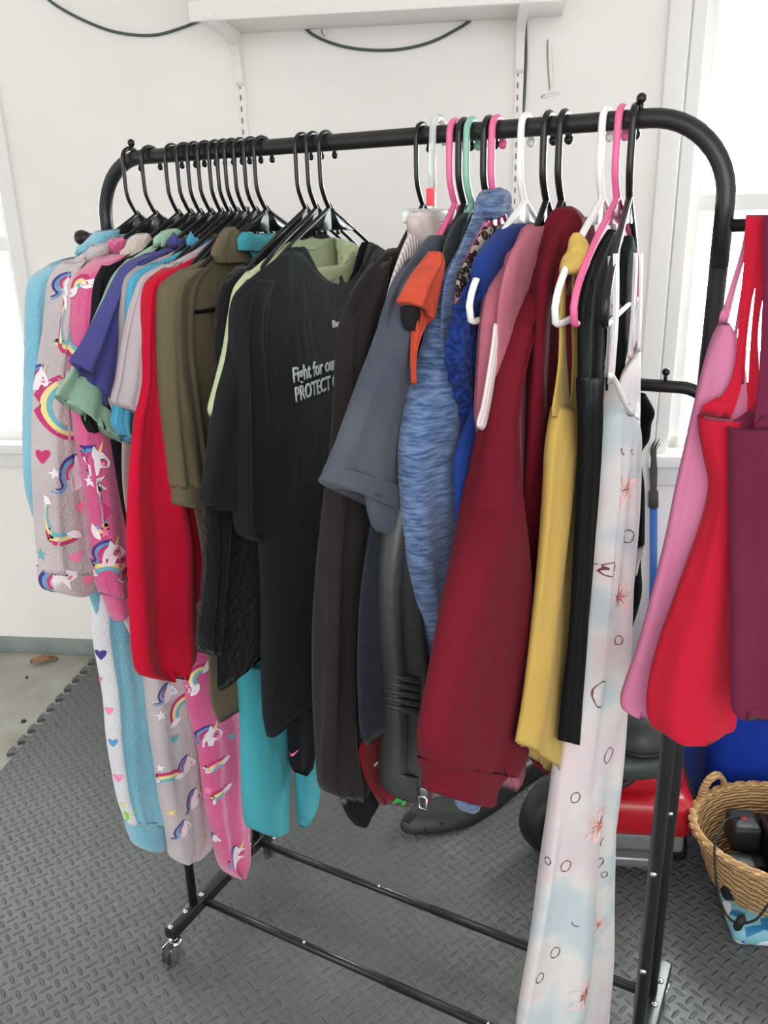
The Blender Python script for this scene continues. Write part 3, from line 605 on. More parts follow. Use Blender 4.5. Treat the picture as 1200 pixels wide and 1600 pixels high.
RD = fab('crimson jersey', (204, 18, 52), (180, 12, 44), scale=6); clean(tee(.300, 'crimson red long-sleeved top with a wide hanging sleeve', RD, [(345, 374), (318, 394), (282, 413), (248, 432), (232, 455), (240, 600), (270, 800), (290, 950)],
    [(258, 418, 300, 412), (230, 440, 275, 435), (223, 480, 258, 480), (222, 540, 258, 540), (222, 600, 262, 600), (212, 660, 270, 660), (204, 740, 278, 740), (200, 830, 305, 830), (200, 920, 312, 900), (202, 1000, 316, 975), (206, 1038, 317, 1012), (215, 1052, 312, 1036), (250, 1060, 292, 1058)], 29, t=.014, ts=.028, sfold=.006, skw=dict(k=4)))
OL = fab('olive twill', (112, 102, 80), (98, 90, 70), scale=6); OL2 = OL
g = tee(.320, 'olive shirt with stand collar and elbow sleeve ending in a wide cuff', OL, [(372, 366), (338, 395), (292, 418), (258, 444), (254, 480), (285, 700), (314, 850), (322, 950), (326, 1040), (330, 1100), (342, 1130)],
    [(282, 420, 330, 415), (252, 445, 310, 440), (247, 470, 302, 470), (247, 540, 300, 540), (250, 600, 306, 600), (257, 680, 316, 680), (263, 740, 322, 740), (266, 762, 322, 762)], 30, t=.016, ts=.035, sfold=.004, cuff=[(265, 757, 322, 757), (267, 775, 321, 775), (269, 788, 320, 791), (280, 792, 310, 795)])
piece('collar', g, OL, loft([(352, 355, 366, 354), (345, 364, 374, 362), (336, 382, 386, 380), (332, 398, 394, 398), (340, 412, 396, 410)], .333, t=.02, nlev=20, seed=31)); clean(g)
TL = fab('teal jersey', (74, 168, 178), (60, 150, 164)); g = garment('jersey_onesie', .342, 'teal one-piece whose legs hang out below the black t-shirt', 'pyjamas')
piece('torso', g, TL, loft([(386, 366, 0, 0), (384, 380, 0, 0), (394, 400, 0, 0), (404, 440, 0, 0), (402, 600, 0, 0), (396, 900, 0, 0), (388, 1080, 0, 0)], .342, t=.016, mode='left', a=(.04, .10), seed=32))
piece('leg', g, TL, loft([(374, 1040, 462, 1040), (380, 1150, 458, 1150), (382, 1220, 453, 1220), (385, 1270, 449, 1270), (390, 1295, 447, 1296), (404, 1303, 432, 1303)], .342, t=.05, seed=33, fold=.003))
piece('leg', g, TL, loft([(450, 1060, 500, 1060), (458, 1170, 499, 1165), (461, 1230, 498, 1222), (463, 1265, 494, 1258), (466, 1292, 480, 1290)], .365, t=.03, seed=34, fold=.003))
piece('collar', g, TL, loft([(378, 362, 392, 362), (372, 374, 404, 374), (374, 392, 410, 394)], .350, t=.014, nlev=12, seed=35)); clean(g)
g = garment('long_top', .385, 'black long top with a small pink curved tick showing beside the teal legs', 'shirt')
pr = Print(loft([(424, 390, 456, 385), (420, 440, 480, 430), (425, 800, 490, 800), (440, 1000, 492, 1000), (450, 1120, 492, 1120), (453, 1160, 490, 1160), (455, 1192, 486, 1196), (462, 1208, 476, 1211)], .385, t=.02, seed=36, fold=.003, amax=.1), [B1])
fr = pr.frame(458, 1176)
if fr: pr.poly(fr, [(-.009, .002), (-.006, -.006), (.0, -.006), (.012, .004), (0, -.001), (-.005, .001)], PP, .001, 0, [(0, 1, 5), (1, 2, 4, 5), (2, 3, 4)])
pr.build('torso', g); clean(g)
KN = fabric('black cable knit', (24, 24, 25), (14, 14, 15), scale=4, bump=1, bscale=90, bdist=.006, sheen=.1)
clean(tee(.402, 'black knit sweater, its long sleeve hanging left of the black t-shirt', KN, [(442, 362), (420, 386), (378, 416), (356, 440), (348, 480), (350, 600), (345, 800), (340, 950), (338, 1040), (339, 1082)],
    [(372, 415, 410, 410), (350, 440, 392, 440), (341, 480, 378, 480), (338, 560, 374, 560), (333, 640, 370, 640), (325, 720, 366, 720), (318, 800, 362, 800), (319, 870, 358, 870), (313, 950, 352, 950), (308, 990, 348, 995), (311, 1020, 344, 1024)], 37, t=.010, ts=.03, mode='left', a=(.05, .19), name='knit_sweater', cat='sweater', sfold=.004))

def neckring(vf, nseg=52, up=.012, wd=.004, nlev=60):
    """a collar band following the top edge of an open torso"""
    ring = [vf[0][j] for j in range(nseg)]; r2 = [vf[0][nseg*2+j] for j in range(nseg)]; vs = []; c = sum(ring, Vector())/nseg
    for j in range(nseg):
        d = (ring[j]-r2[j]); d = d.normalized() if d.length > 1e-6 else Vector((0, 0, 1)); o = (ring[j]-c); o.z = 0; o = o.normalized()
        b = ring[j]-d*.006
        vs += [b+o*wd*.5, b+d*up+o*wd*.4, b+d*(up+.003), b+d*up-o*wd*.9, b-o*wd*.9]
    fs = []
    for j in range(nseg):
        q = (j+1) % nseg
        for i in range(4): fs.append((j*5+i, q*5+i, q*5+i+1, j*5+i+1))
    return vs, fs
def solid(o, th=.0016):
    md = o.modifiers.new('cloth', 'SOLIDIFY'); md.thickness = th; md.offset = -1
CG = fab('cream green jersey', (204, 214, 172), (190, 202, 158))
g = garment('t_shirt', .431, 'pale cream green t-shirt directly behind the black lettered one', 'shirt')
vf = loft([(460, 362, 0, 0), (440, 385, 0, 0), (405, 415, 0, 0), (376, 440, 0, 0), (364, 472, 0, 0), (380, 600, 0, 0), (420, 850, 0, 0), (440, 1000, 0, 0)], .430, t=(.022, .014), mode='sym', seed=38, neck=(.1, .075, .12, .28), open_top=True, fold=.002)
solid(piece('torso', g, CG, vf)); piece('collar', g, CG, neckring(vf, up=.016))
vf = loft([(385, 425, 412, 420), (367, 450, 396, 445), (359, 490, 388, 490), (351, 545, 382, 545), (338, 600, 368, 600), (328, 640, 352, 640), (330, 652, 344, 652)], .431, t=.02, seed=39); piece('sleeve', g, CG, vf); piece('sleeve', g, CG, mirror(vf)); clean(g)

# black lettered t-shirt
BT = fabric('black washed jersey', (27, 29, 31), (36, 39, 42), scale=3, bump=.6, sheen=.03)
g = garment('t_shirt', .452, 'black t-shirt with white lettering on its front, hanging in the middle', 'shirt')
vf = loft([(449, 394, 0, 0), (420, 416, 0, 0), (392, 438, 0, 0), (374, 464, 0, 0), (380, 520, 0, 0), (394, 700, 0, 0), (404, 870, 0, 0), (407, 950, 0, 0), (410, 1050, 0, 0), (414, 1115, 0, 0), (421, 1152, 0, 0)], .460, t=(.020, .045), mode='sym', seed=40, neck=(.105, .055, .14, 1.3), open_top=True, fold=.006, grow=.92, k=4)
pr = Print(vf, [BT]); LT = mat('white lettering', (196, 200, 202), .8); li = pr.idx(LT)
def lettering(txt, px0, py0, px1, h, width, sh=0, m=li):
    a = hit(px0, py0, (.465, 0, 0), XN)
    cu = bpy.data.curves.new('lettering', 'FONT'); cu.body = txt; cu.size = 1; cu.resolution_u = 3; cu.offset = .018
    to = bpy.data.objects.new('lettering', cu); S.collection.objects.link(to); bpy.context.view_layer.update()
    me = to.evaluated_get(bpy.context.evaluated_depsgraph_get()).to_mesh(); bm = bmesh.new(); bm.from_mesh(me)
    bmesh.ops.triangulate(bm, faces=bm.faces[:])
    X = [v.co.x for v in bm.verts]; x0, x1 = min(X), max(X); Yh = .72; out = []
    for v in bm.verts:
        p = Vector((.6, a.y+(v.co.x-x0)/(x1-x0)*width, a.z+v.co.y/Yh*h)); hh_ = pr.bvh.ray_cast(p, Vector((-1, 0, 0)))
        q = hh_[0] if hh_[0] else Vector((.465, p.y, p.z)); out.append(q+Vector((.0030, 0, 0)))
    bm.verts.index_update(); pr.mb.add(out, [tuple(v.index for v in f.verts) for f in bm.faces], m); bm.free()
    bpy.data.objects.remove(to); bpy.data.curves.remove(cu)
lettering('Fight for our', 449, 597, 0, .0215, .122); lettering('PROTECT O', 452, 627, 0, .0215, .122); lettering('Bug w', 513, 512, 0, .011, .040)
solid(pr.build('torso', g)); piece('collar', g, BT, neckring(vf, up=.020))
fl_ = loft([(388, 436, 430, 438), (366, 465, 418, 470), (362, 530, 414, 530), (366, 600, 422, 600), (366, 680, 432, 680), (364, 760, 446, 755), (363, 800, 447, 776), (367, 832, 436, 795), (384, 846, 410, 818)], .458, t=.035, seed=41, fold=.005); s = piece('sleeve', g, BT, fl_); piece('sleeve', g, BT, mirror(fl_))
piece('sleeve_fold', s, BT, loft([(366, 480, 400, 480), (356, 560, 398, 560), (340, 620, 392, 620), (326, 700, 382, 700), (315, 758, 376, 766), (312, 784, 370, 797), (330, 792, 352, 798)], .446, t=.03, seed=42, fold=.004)); clean(g)

# brownish black cardigan
CB = fabric('brownish black knit', (41, 36, 35), (33, 29, 28), scale=6, bump=.7, bscale=200, sheen=.08)
g = garment('cardigan', .602, 'long brownish black cardigan, its sleeve beside the white lettering', 'cardigan')
piece('torso', g, CB, loft([(606, 389, 0, 0), (585, 410, 0, 0), (560, 440, 0, 0), (546, 478, 0, 0), (560, 600, 0, 0), (570, 900, 0, 0), (580, 1120, 0, 0)], .602, t=.02, mode='left', a=(.08, .17), seed=43))
vf = loft([(582, 410, 612, 400), (558, 442, 604, 436), (543, 476, 600, 470), (532, 512, 592, 512), (528, 560, 586, 560), (526, 620, 580, 620), (523, 700, 582, 700), (516, 770, 584, 770), (510, 850, 582, 850), (505, 950, 575, 950), (502, 1050, 568, 1050), (501, 1150, 568, 1150), (502, 1215, 576, 1208), (508, 1240, 574, 1236), (525, 1249, 566, 1246)], .602, t=.045, seed=44, fold=.006, k=6, grow=.3)
piece('sleeve', g, CB, vf); piece('sleeve', g, CB, mirror(vf))
DB = dark('black crepe', (30, 30, 34)); fp = piece('front_panel', g, DB, loft([(540, 1000, 572, 1000), (532, 1100, 578, 1100), (530, 1180, 592, 1180), (532, 1240, 597, 1226), (538, 1264, 592, 1256), (546, 1280, 580, 1276), (556, 1291, 568, 1290)], .596, t=.02, seed=45, fold=.003), 'plain black pointed front panel')
fr = hit(537, 1252, (.610, 0, 0), XN); MB().lathe([(.005, -.001), (.0055, .001), (.003, .002)], fr, ax=(.5, -.8, 0), n=12).build('button', mat('dark button', (70, 70, 76), .3), fp); clean(g)

# ribbed white sweater
RW_ = fabric('ribbed off white knit', (224, 212, 208), (206, 192, 188), scale=8, bump=.5)
t = RW_.node_tree; tc = NX(t, 'ShaderNodeTexCoord'); wv = NX(t, 'ShaderNodeTexWave'); wv.bands_direction = 'Y'; wv.inputs['Scale'].default_value = 52; t.links.new(tc.outputs['Object'], wv.inputs['Vector'])
bp = NX(t, 'ShaderNodeBump'); bp.inputs['Distance'].default_value = .0014; t.links.new(wv.outputs[0], bp.inputs['Height']); t.links.new(bp.outputs[0], t.nodes['Principled BSDF'].inputs['Normal'])
g = garment('ribbed_sweater', .631, 'off-white chunky ribbed sweater under the clear clip hanger', 'sweater')
piece('torso', g, RW_, loft([(645, 352, 0, 0), (634, 376, 0, 0), (618, 420, 0, 0), (606, 462, 0, 0), (602, 500, 0, 0), (620, 700, 0, 0), (630, 950, 0, 0)], .631, t=.02, mode='left', a=(.05, .16), seed=46, fold=.002, e=.9, ))
piece('collar', g, fab('off white knit collar', (222, 208, 204), (206, 192, 188)), loft([(640, 330, 668, 328), (638, 345, 684, 342), (642, 362, 692, 362), (652, 384, 694, 384)], .638, t=.03, seed=47, nlev=20, fold=.004)); clean(g)
XR = fab('red holiday cotton', (124, 20, 28), (108, 14, 22)); g = garment('holiday_pyjama', .640, 'dark red holiday nightgown with a green patch showing below the leather-look sleeve', 'pyjamas')
pr = Print(loft([(640, 400, 668, 396), (630, 440, 676, 440), (620, 800, 680, 800), (600, 1080, 690, 1080), (590, 1130, 690, 1130), (568, 1165, 690, 1160), (572, 1200, 686, 1200), (582, 1230, 682, 1228), (596, 1256, 668, 1254)], .622, t=.02, seed=48, fold=.004, amax=.2), [XR])
fr = pr.frame(626, 1252)
if fr: pr.blob(fr, (0, 0), .014, .013, mat('print leaf green', (40, 160, 80), .9), wob=.2)
fr = pr.frame(592, 1195)
if fr: pr.blob(fr, (0, 0), .005, .005, M_.get('x') or mat('print leaf green small', (40, 150, 76), .9)); pr.blob(fr, (-.008, .007), .006, .003, PW)
fr = pr.frame(602, 1212)
if fr: pr.arc(fr, (0, 0), .003, .005, 0, 5, PW)
pr.build('torso', g); clean(g)
DN = fabric('dark denim', (44, 49, 58), (34, 38, 46), scale=60, bump=.6); g = garment('denim_dress', .648, 'dark navy denim dress hanging between the cardigan and the leather-look sleeve', 'dress')
piece('torso', g, DN, loft([(650, 400, 0, 0), (620, 470, 0, 0), (600, 700, 0, 0), (578, 830, 0, 0), (566, 920, 0, 0), (562, 1010, 0, 0), (563, 1100, 0, 0), (566, 1150, 0, 0), (574, 1166, 0, 0)], .646, t=.02, mode='left', a=(.05, .16), seed=49, fold=.004)); clean(g)

SG = fabric('slate washed cotton', (92, 96, 106), (78, 84, 98), scale=9, bump=.7, fac=.9); g = garment('t_shirt', .655, 'slate grey washed t-shirt with a large flared short sleeve', 'shirt')
piece('torso', g, SG, loft([(672, 368, 0, 0), (656, 386, 0, 0), (640, 410, 0, 0), (618, 450, 0, 0), (606, 482, 0, 0), (612, 600, 0, 0), (625, 800, 0, 0), (640, 950, 0, 0)], .655, t=.014, mode='left', a=(.06, .17), seed=50))
vf = loft([(632, 415, 672, 400), (612, 445, 662, 436), (600, 480, 650, 475), (590, 515, 645, 515), (580, 550, 644, 548), (565, 592, 642, 590), (548, 640, 640, 645), (530, 690, 638, 710), (516, 727, 637, 765), (508, 750, 637, 793)], .655, t=.045, seed=51, fold=.003)
s = piece('sleeve', g, SG, vf); piece('sleeve', g, SG, mirror(vf))
piece('hem', s, SG, loft([(516, 727, 638, 764), (511, 742, 638, 780), (508, 753, 637, 798), (530, 765, 620, 800)], .655, t=.049, nlev=14, seed=52, fold=.0015)); 
piece('sleeve_underside', s, SG, loft([(572, 765, 640, 775), (576, 795, 639, 800), (582, 818, 638, 816), (590, 832, 636, 824), (600, 836, 622, 832)], .662, t=.03, nlev=24, seed=53, fold=.004)); clean(g)

OR = fab('orange gauze', (214, 86, 62), (196, 68, 48), scale=20, bump=.9, bscale=150, bdist=.003); g = garment('gauze_top', .686, 'bright orange top with a gaping short sleeve, the shade inside it painted black', 'shirt')
piece('torso', g, OR, loft([(640, 460, 676, 460), (644, 500, 668, 500), (644, 530, 655, 530), (643, 560, 649, 560), (645, 600, 648, 600)], .688, t=.012, seed=54, fold=.003, amax=.06))
piece('sleeve', g, OR, loft([(670, 392, 692, 398), (656, 412, 694, 412), (640, 438, 691, 440), (628, 462, 686, 470), (625, 472, 682, 494), (640, 480, 672, 508)], .688, t=.03, seed=55, fold=.008, k=6, nlev=30))
piece('opening_shade', g, mat('sleeve opening shade', (16, 14, 15), .9), loft([(628, 466, 652, 472), (626, 482, 656, 486), (627, 500, 655, 502), (633, 516, 650, 518)], .682, t=.03, seed=56, nlev=20, fold=.001), 'black insert painting the shade inside the sleeve opening'); clean(g)  # black insert stands in for the shade inside the hollow sleeve opening

LE = mat('black leatherette', (62, 65, 64), .4, spec=.5); noisy(LE, (52, 55, 54), 10, .6, bump=.4, bscale=40, bdist=.004)
g = garment('leather_jacket', .679, 'black leather-look jacket, sleeve with stitched ribs near its cuff', 'jacket')
piece('torso', g, LE, loft([(722, 332, 0, 0), (706, 352, 0, 0), (692, 384, 0, 0), (682, 430, 0, 0), (668, 480, 0, 0), (660, 560, 0, 0), (668, 800, 0, 0), (680, 1000, 0, 0)], .677, t=.012, mode='left', a=(.05, .17), seed=57))
sl = [(700, 350, 742, 345), (690, 385, 736, 385), (680, 430, 720, 430), (668, 480, 706, 480), (655, 530, 700, 530), (645, 590, 696, 590), (632, 680, 690, 680), (612, 770, 682, 770), (600, 850, 675, 850), (597, 920, 674, 920), (600, 1000, 676, 1000), (604, 1050, 678, 1050), (606, 1105, 679, 1105), (606, 1160, 674, 1160), (605, 1200, 670, 1205), (607, 1236, 662, 1246), (622, 1248, 650, 1253)]
vf = loft(sl, .672, t=.05, seed=58, fold=.005, nlev=110); s = piece('sleeve', g, LE, vf); 
for i in range(5): yy = 1052+i*12; piece('rib', s, LE, loft([(604, yy, 679, yy+2), (602.5, yy+5, 680.5, yy+8), (604.5, yy+10, 679, yy+13)], .672, t=.054, nlev=8, seed=58, fold=.001))
piece('cuff', s, LE, loft([(604, 1206, 670, 1208), (606, 1238, 662, 1246), (622, 1250, 648, 1254)], .672, t=.053, nlev=10, seed=60, fold=.002))
zm = MB()
for i in range(14): q = hit(664+.35*(i % 2)*3, 1186+i*3.6, (.705, 0, 0), XN); zm.box(q-Vector((.0018, .0012, .0010)), q+Vector((.0018, .0012, .0010)))
zp = hit(662, 1236, (.706, 0, 0), XN); zm.box(zp-Vector((.005, .003, .010)), zp+Vector((.005, .003, .006)), bev=.001)
zm.tube([zp+Vector((-.006, -.003, -.008)), zp+Vector((-.006, -.003, -.028)), zp+Vector((.006, -.003, -.028)), zp+Vector((.006, -.003, -.008))], .0018, 6, closed=True)
zm.build('zipper', chrome, g)['label'] = 'silver metal zipper with its pull'; clean(g)

HB = fabric('heather blue fleece', (62, 88, 134), (122, 150, 192), scale=110, fac=1, stretch=(.5, .3, 2.4), bump=1, bscale=220, bdist=.003, sheen=.3, lo=.36, hi=.66)
g = garment('fleece_sweater', .703, 'heather blue fleece sweater with a long mottled sleeve', 'sweater')
piece('torso', g, HB, loft([(752, 300, 0, 0), (738, 340, 0, 0), (716, 395, 0, 0), (696, 440, 0, 0), (690, 520, 0, 0), (700, 700, 0, 0), (715, 1000, 0, 0)], .710, t=.014, mode='left', a=(.03, .15), seed=61))
piece('collar', g, HB, loft([(757, 296, 782, 293), (749, 303, 793, 298), (744, 316, 797, 306), (741, 332, 796, 322), (742, 345, 780, 340)], .712, t=.04, seed=62, nlev=24, fold=.003))
sl = [(748, 305, 778, 310), (734, 350, 770, 350), (716, 390, 756, 390), (696, 428, 736, 430), (681, 464, 724, 466), (668, 515, 722, 515), (656, 560, 722, 560), (646, 600, 724, 600), (637, 650, 728, 650), (631, 710, 736, 710), (634, 800, 742, 800), (640, 880, 746, 880), (650, 960, 750, 960), (668, 1030, 752, 1030), (685, 1110, 754, 1110), (698, 1180, 754, 1180), (707, 1228, 752, 1230)]
vf = loft(sl, .698, t=.06, seed=63, fold=.005); s = piece('sleeve', g, HB, vf)
piece('cuff', s, HB, loft([(706, 1222, 754, 1224), (709, 1245, 752, 1246), (713, 1262, 748, 1262), (722, 1270, 742, 1268)], .698, t=.045, nlev=14, seed=64, fold=.002)); clean(g)

# leopard print
LP = mat('leopard knit', (150, 132, 122), .9, spec=.1); t = LP.node_tree; tc = NX(t, 'ShaderNodeTexCoord'); vo = NX(t, 'ShaderNodeTexVoronoi'); vo.inputs['Scale'].default_value = 110; t.links.new(tc.outputs['Object'], vo.inputs['Vector'])
cmr = NX(t, 'ShaderNodeValToRGB'); el = cmr.color_ramp.elements; el[0].position = 0; el[0].color = srgb((140, 110, 92)); el[1].position = .32; el[1].color = srgb((40, 34, 36)); e3 = el.new(.52); e3.color = srgb((40, 34, 36)); e4 = el.new(.6); e4.color = srgb((172, 156, 146))
t.links.new(vo.outputs['Distance'], cmr.inputs[0]); t.links.new(cmr.outputs[0], t.nodes['Principled BSDF'].inputs['Base Color'])
g = garment('leopard_top', .716, 'leopard print top, narrow strip left of the royal blue one', 'shirt')
piece('torso', g, LP, loft([(756, 354, 0, 0), (744, 374, 0, 0), (726, 408, 0, 0), (712, 436, 0, 0), (712, 480, 0, 0), (722, 600, 0, 0), (735, 900, 0, 0)], .722, t=.018, mode='left', a=(.03, .15), seed=65)); clean(g)

RB = fab('royal blue crepe', (32, 62, 138), (26, 50, 118)); RBL = fabric('royal blue lace', (30, 58, 132), (18, 38, 96), scale=160, fac=1, bump=1, bscale=170, bdist=.004, lo=.45, hi=.55)
g = garment('lace_blouse', .745, 'royal blue sleeveless top edged with lace', 'shirt')
piece('torso', g, RB, loft([(788, 350, 0, 0), (770, 368, 0, 0), (752, 390, 0, 0), (740, 412, 0, 0), (738, 432, 0, 0), (748, 450, 0, 0), (752, 520, 0, 0), (746, 620, 0, 0), (722, 690, 0, 0), (714, 722, 0, 0), (715, 780, 0, 0), (722, 900, 0, 0), (730, 1000, 0, 0)], .753, t=.03, mode='left', a=(.05, .13), seed=66, fold=.003))
sh_ = []
yy = 424
while yy < 700:
    f_ = (yy-402)/298; base = 742-36*min(1, f_*4) + (8*max(0, f_-.25)) + 10*math.sin(f_*9) ; base += 3.5*abs(math.sin(yy/9)) ; w_ = 44-14*f_
    sh_.append((base, yy, base+w_+8, yy+6)); yy += 5.5
piece('lace_trim', g, RBL, loft(sh_, .740, t=.018, seed=67, nlev=110, fold=.0035, k=6, grow=0), 'scalloped royal blue lace edge'); clean(g)

DP = fab('dusty pink fleece', (190, 112, 128), (172, 94, 112)); g = garment('hoodie', .783, 'dusty pink hoodie with a white side stripe left of the maroon one', 'hoodie')
piece('torso', g, DP, loft([(822, 354, 0, 0), (808, 376, 0, 0), (796, 398, 0, 0), (785, 430, 0, 0), (776, 480, 0, 0), (772, 600, 0, 0), (768, 800, 0, 0), (775, 1000, 0, 0), (785, 1150, 0, 0)], .785, t=.02, mode='left', a=(.05, .14), seed=68))
piece('hood', g, DP, loft([(824, 350, 836, 349), (812, 362, 842, 360), (800, 380, 844, 378), (794, 388, 842, 392), (786, 396, 838, 402), (782, 412, 832, 416), (785, 430, 824, 434)], .775, t=.045, seed=69, nlev=34, fold=.007, k=6))
vf = loft([(800, 385, 836, 390), (780, 412, 828, 415), (766, 438, 815, 440), (755, 470, 808, 475), (748, 515, 804, 515), (745, 560, 800, 560), (742, 620, 796, 620), (742, 700, 794, 700), (748, 800, 800, 800), (756, 950, 812, 950), (768, 1100, 820, 1100), (774, 1180, 818, 1180), (778, 1214, 815, 1216), (788, 1233, 806, 1235)], .766, t=.03, seed=70, fold=.005)
s = piece('sleeve', g, DP, vf)
pr = Print(vf, [DP]); WS = mat('white stripe knit', (228, 214, 214), .9)
st = loft([(772, 505, 788, 505), (767, 545, 780, 545), (760, 590, 773, 590), (752, 635, 766, 638), (745, 660, 760, 664), (746, 672, 754, 672)], .784, t=.006, nlev=24, seed=71, fold=.001); piece('side_stripe', s, WS, st, 'white knitted side stripe'); clean(g)

MR = fab('maroon fleece', (116, 24, 40), (102, 19, 34), scale=5, bump=.5, sheen=.02); g = garment('hoodie', .803, 'large maroon hoodie with a full long sleeve, right of the middle', 'hoodie')
piece('torso', g, MR, loft([(868, 340, 0, 0), (856, 370, 0, 0), (845, 400, 0, 0), (834, 440, 0, 0), (826, 520, 0, 0), (824, 640, 0, 0), (826, 800, 0, 0), (824, 1000, 0, 0), (822, 1130, 0, 0), (830, 1190, 0, 0), (846, 1220, 0, 0)], .812, t=(.03, .045), mode='left', a=(.06, .15), seed=72, fold=.010, k=6))
piece('hood', g, MR, loft([(874, 323, 892, 322), (864, 330, 902, 328), (856, 345, 912, 342), (848, 368, 914, 366), (840, 395, 906, 398), (832, 430, 896, 432), (826, 460, 884, 462)], .812, t=.07, seed=73, nlev=36, fold=.004))
vf = loft([(846, 380, 892, 384), (832, 420, 872, 425), (808, 470, 850, 476), (790, 520, 834, 524), (774, 580, 820, 584), (760, 640, 812, 646), (752, 672, 812, 680), (738, 740, 817, 745), (722, 815, 823, 820), (706, 900, 831, 900), (692, 980, 837, 980), (680, 1060, 840, 1060), (670, 1120, 836, 1120), (664, 1162, 824, 1168), (664, 1192, 804, 1205)], .797, t=.075, seed=74, fold=.006, k=4, crease=[(.345, .004, .03)], nlev=150)
s = piece('sleeve', g, MR, vf)
piece('cuff', s, MR, loft([(664, 1188, 800, 1204), (665, 1206, 784, 1218), (666, 1224, 776, 1236), (668, 1240, 774, 1250), (688, 1248, 764, 1253)], .797, t=.07, nlev=24, seed=75, fold=.002, k=4)); clean(g)

MU = fab('mustard jersey', (212, 180, 98), (200, 166, 84)); g = garment('tank_top', .855, 'mustard yellow tank top on a white hanger', 'tank top')
piece('shoulder', g, MU, loft([(896, 363, 908, 366), (890, 372, 918, 378), (887, 390, 924, 394), (880, 402, 926, 404), (876, 414, 924, 418), (874, 428, 916, 430)], .858, t=.04, seed=80, nlev=30, fold=.004))
piece('strap', g, MU, loft([(874, 420, 884, 424), (874, 480, 883, 480), (873, 560, 885, 560), (869, 600, 888, 600), (864, 636, 890, 638), (864, 652, 890, 655)], .848, t=.006, seed=81, fold=.0005))
piece('strap', g, MU, loft([(897, 415, 916, 418), (894, 440, 905, 442), (893, 500, 902, 500), (894, 560, 903, 560), (893, 600, 909, 600), (890, 640, 912, 642), (890, 656, 910, 658)], .848, t=.006, seed=82, fold=.0005))
piece('body', g, MU, loft([(864, 635, 912, 645), (860, 680, 914, 680), (856, 740, 912, 750), (850, 810, 908, 820), (843, 890, 903, 900), (836, 960, 897, 980), (827, 1050, 890, 1070), (820, 1105, 884, 1140), (811, 1160, 876, 1209)], .848, t=.03, seed=83, fold=.0045, k=4, grow=.1, amax=.14)); clean(g)
KB = dark('black rib cotton', (14, 14, 15), (10, 10, 11)); KG = dark('blackish green rib', (30, 40, 38), (24, 33, 31)); g = garment('tank_top', .874, 'black tank top on a pink hanger beside the floral dress', 'tank top')
piece('strap', g, KB, loft([(950, 358, 964, 364), (938, 380, 962, 384), (926, 405, 956, 408), (916, 435, 948, 438), (908, 470, 944, 470), (905, 520, 942, 520), (904, 600, 940, 600), (904, 640, 938, 640)], .877, t=.010, seed=84, fold=.002, nlev=40))
piece('strap', g, KG, loft([(976, 368, 989, 368), (970, 395, 993, 395), (967, 440, 994, 440), (966, 480, 992, 480), (964, 520, 986, 520), (962, 560, 976, 560), (958, 610, 970, 610)], .876, t=.015, seed=85, fold=.001, nlev=40, amax=.06))
piece('body', g, KB, loft([(902, 590, 942, 590), (905, 700, 940, 700), (900, 850, 934, 850), (892, 1000, 928, 1000), (882, 1100, 922, 1100), (877, 1158, 919, 1166)], .877, t=.014, seed=86, fold=.002, amax=.14)); clean(g)

# floral dress
FD = mat('printed satin', (222, 220, 222), .42, spec=.4); t = FD.node_tree; b = t.nodes['Principled BSDF']; tc = NX(t, 'ShaderNodeTexCoord'); n = NX(t, 'ShaderNodeTexNoise'); n.inputs['Scale'].default_value = 9; n.inputs['Detail'].default_value = 2; t.links.new(tc.outputs['Object'], n.inputs['Vector'])
rp = NX(t, 'ShaderNodeValToRGB'); el = rp.color_ramp.elements; el[0].position = .36; el[0].color = srgb((184, 196, 201)); el[1].position = .48; el[1].color = srgb((212, 210, 208)); e3 = el.new(.6); e3.color = srgb((212, 198, 200)); e4 = el.new(.7); e4.color = srgb((208, 198, 206))
t.links.new(n.outputs[0], rp.inputs[0]); t.links.new(rp.outputs[0], b.inputs['Base Color']); b.inputs['Sheen Weight'].default_value = .2
FP = mat('petal blush', (228, 196, 190), .5); FC = mat('flower centre', (200, 120, 110), .6); FK = mat('flower line brown', (110, 60, 64), .6)
g = garment('floral_dress', .893, 'long white satin strap dress printed with pink flowers, reaching almost to the floor', 'dress')
DNR = Vector((.94, -.34, 0)).normalized()
vf = loft([(946, 588, 962, 600), (940, 612, 982, 645), (933, 650, 998, 664), (928, 720, 998, 720), (924, 800, 995, 800), (918, 880, 989, 880), (911, 960, 982, 960), (901, 1050, 976, 1050), (890, 1110, 971, 1110), (881, 1165, 967, 1165), (874, 1205, 965, 1205), (866, 1270, 962, 1270), (857, 1340, 960, 1340), (849, 1410, 958, 1410), (840, 1480, 957, 1480), (832, 1550, 955, 1550), (823, 1645, 949, 1645)], .893, n=DNR, P=Vector((.893, 0, 1.5)), t=.05, seed=90, fold=.009, k=5, nlev=110, amax=.2)
pr = Print(vf, [FD])
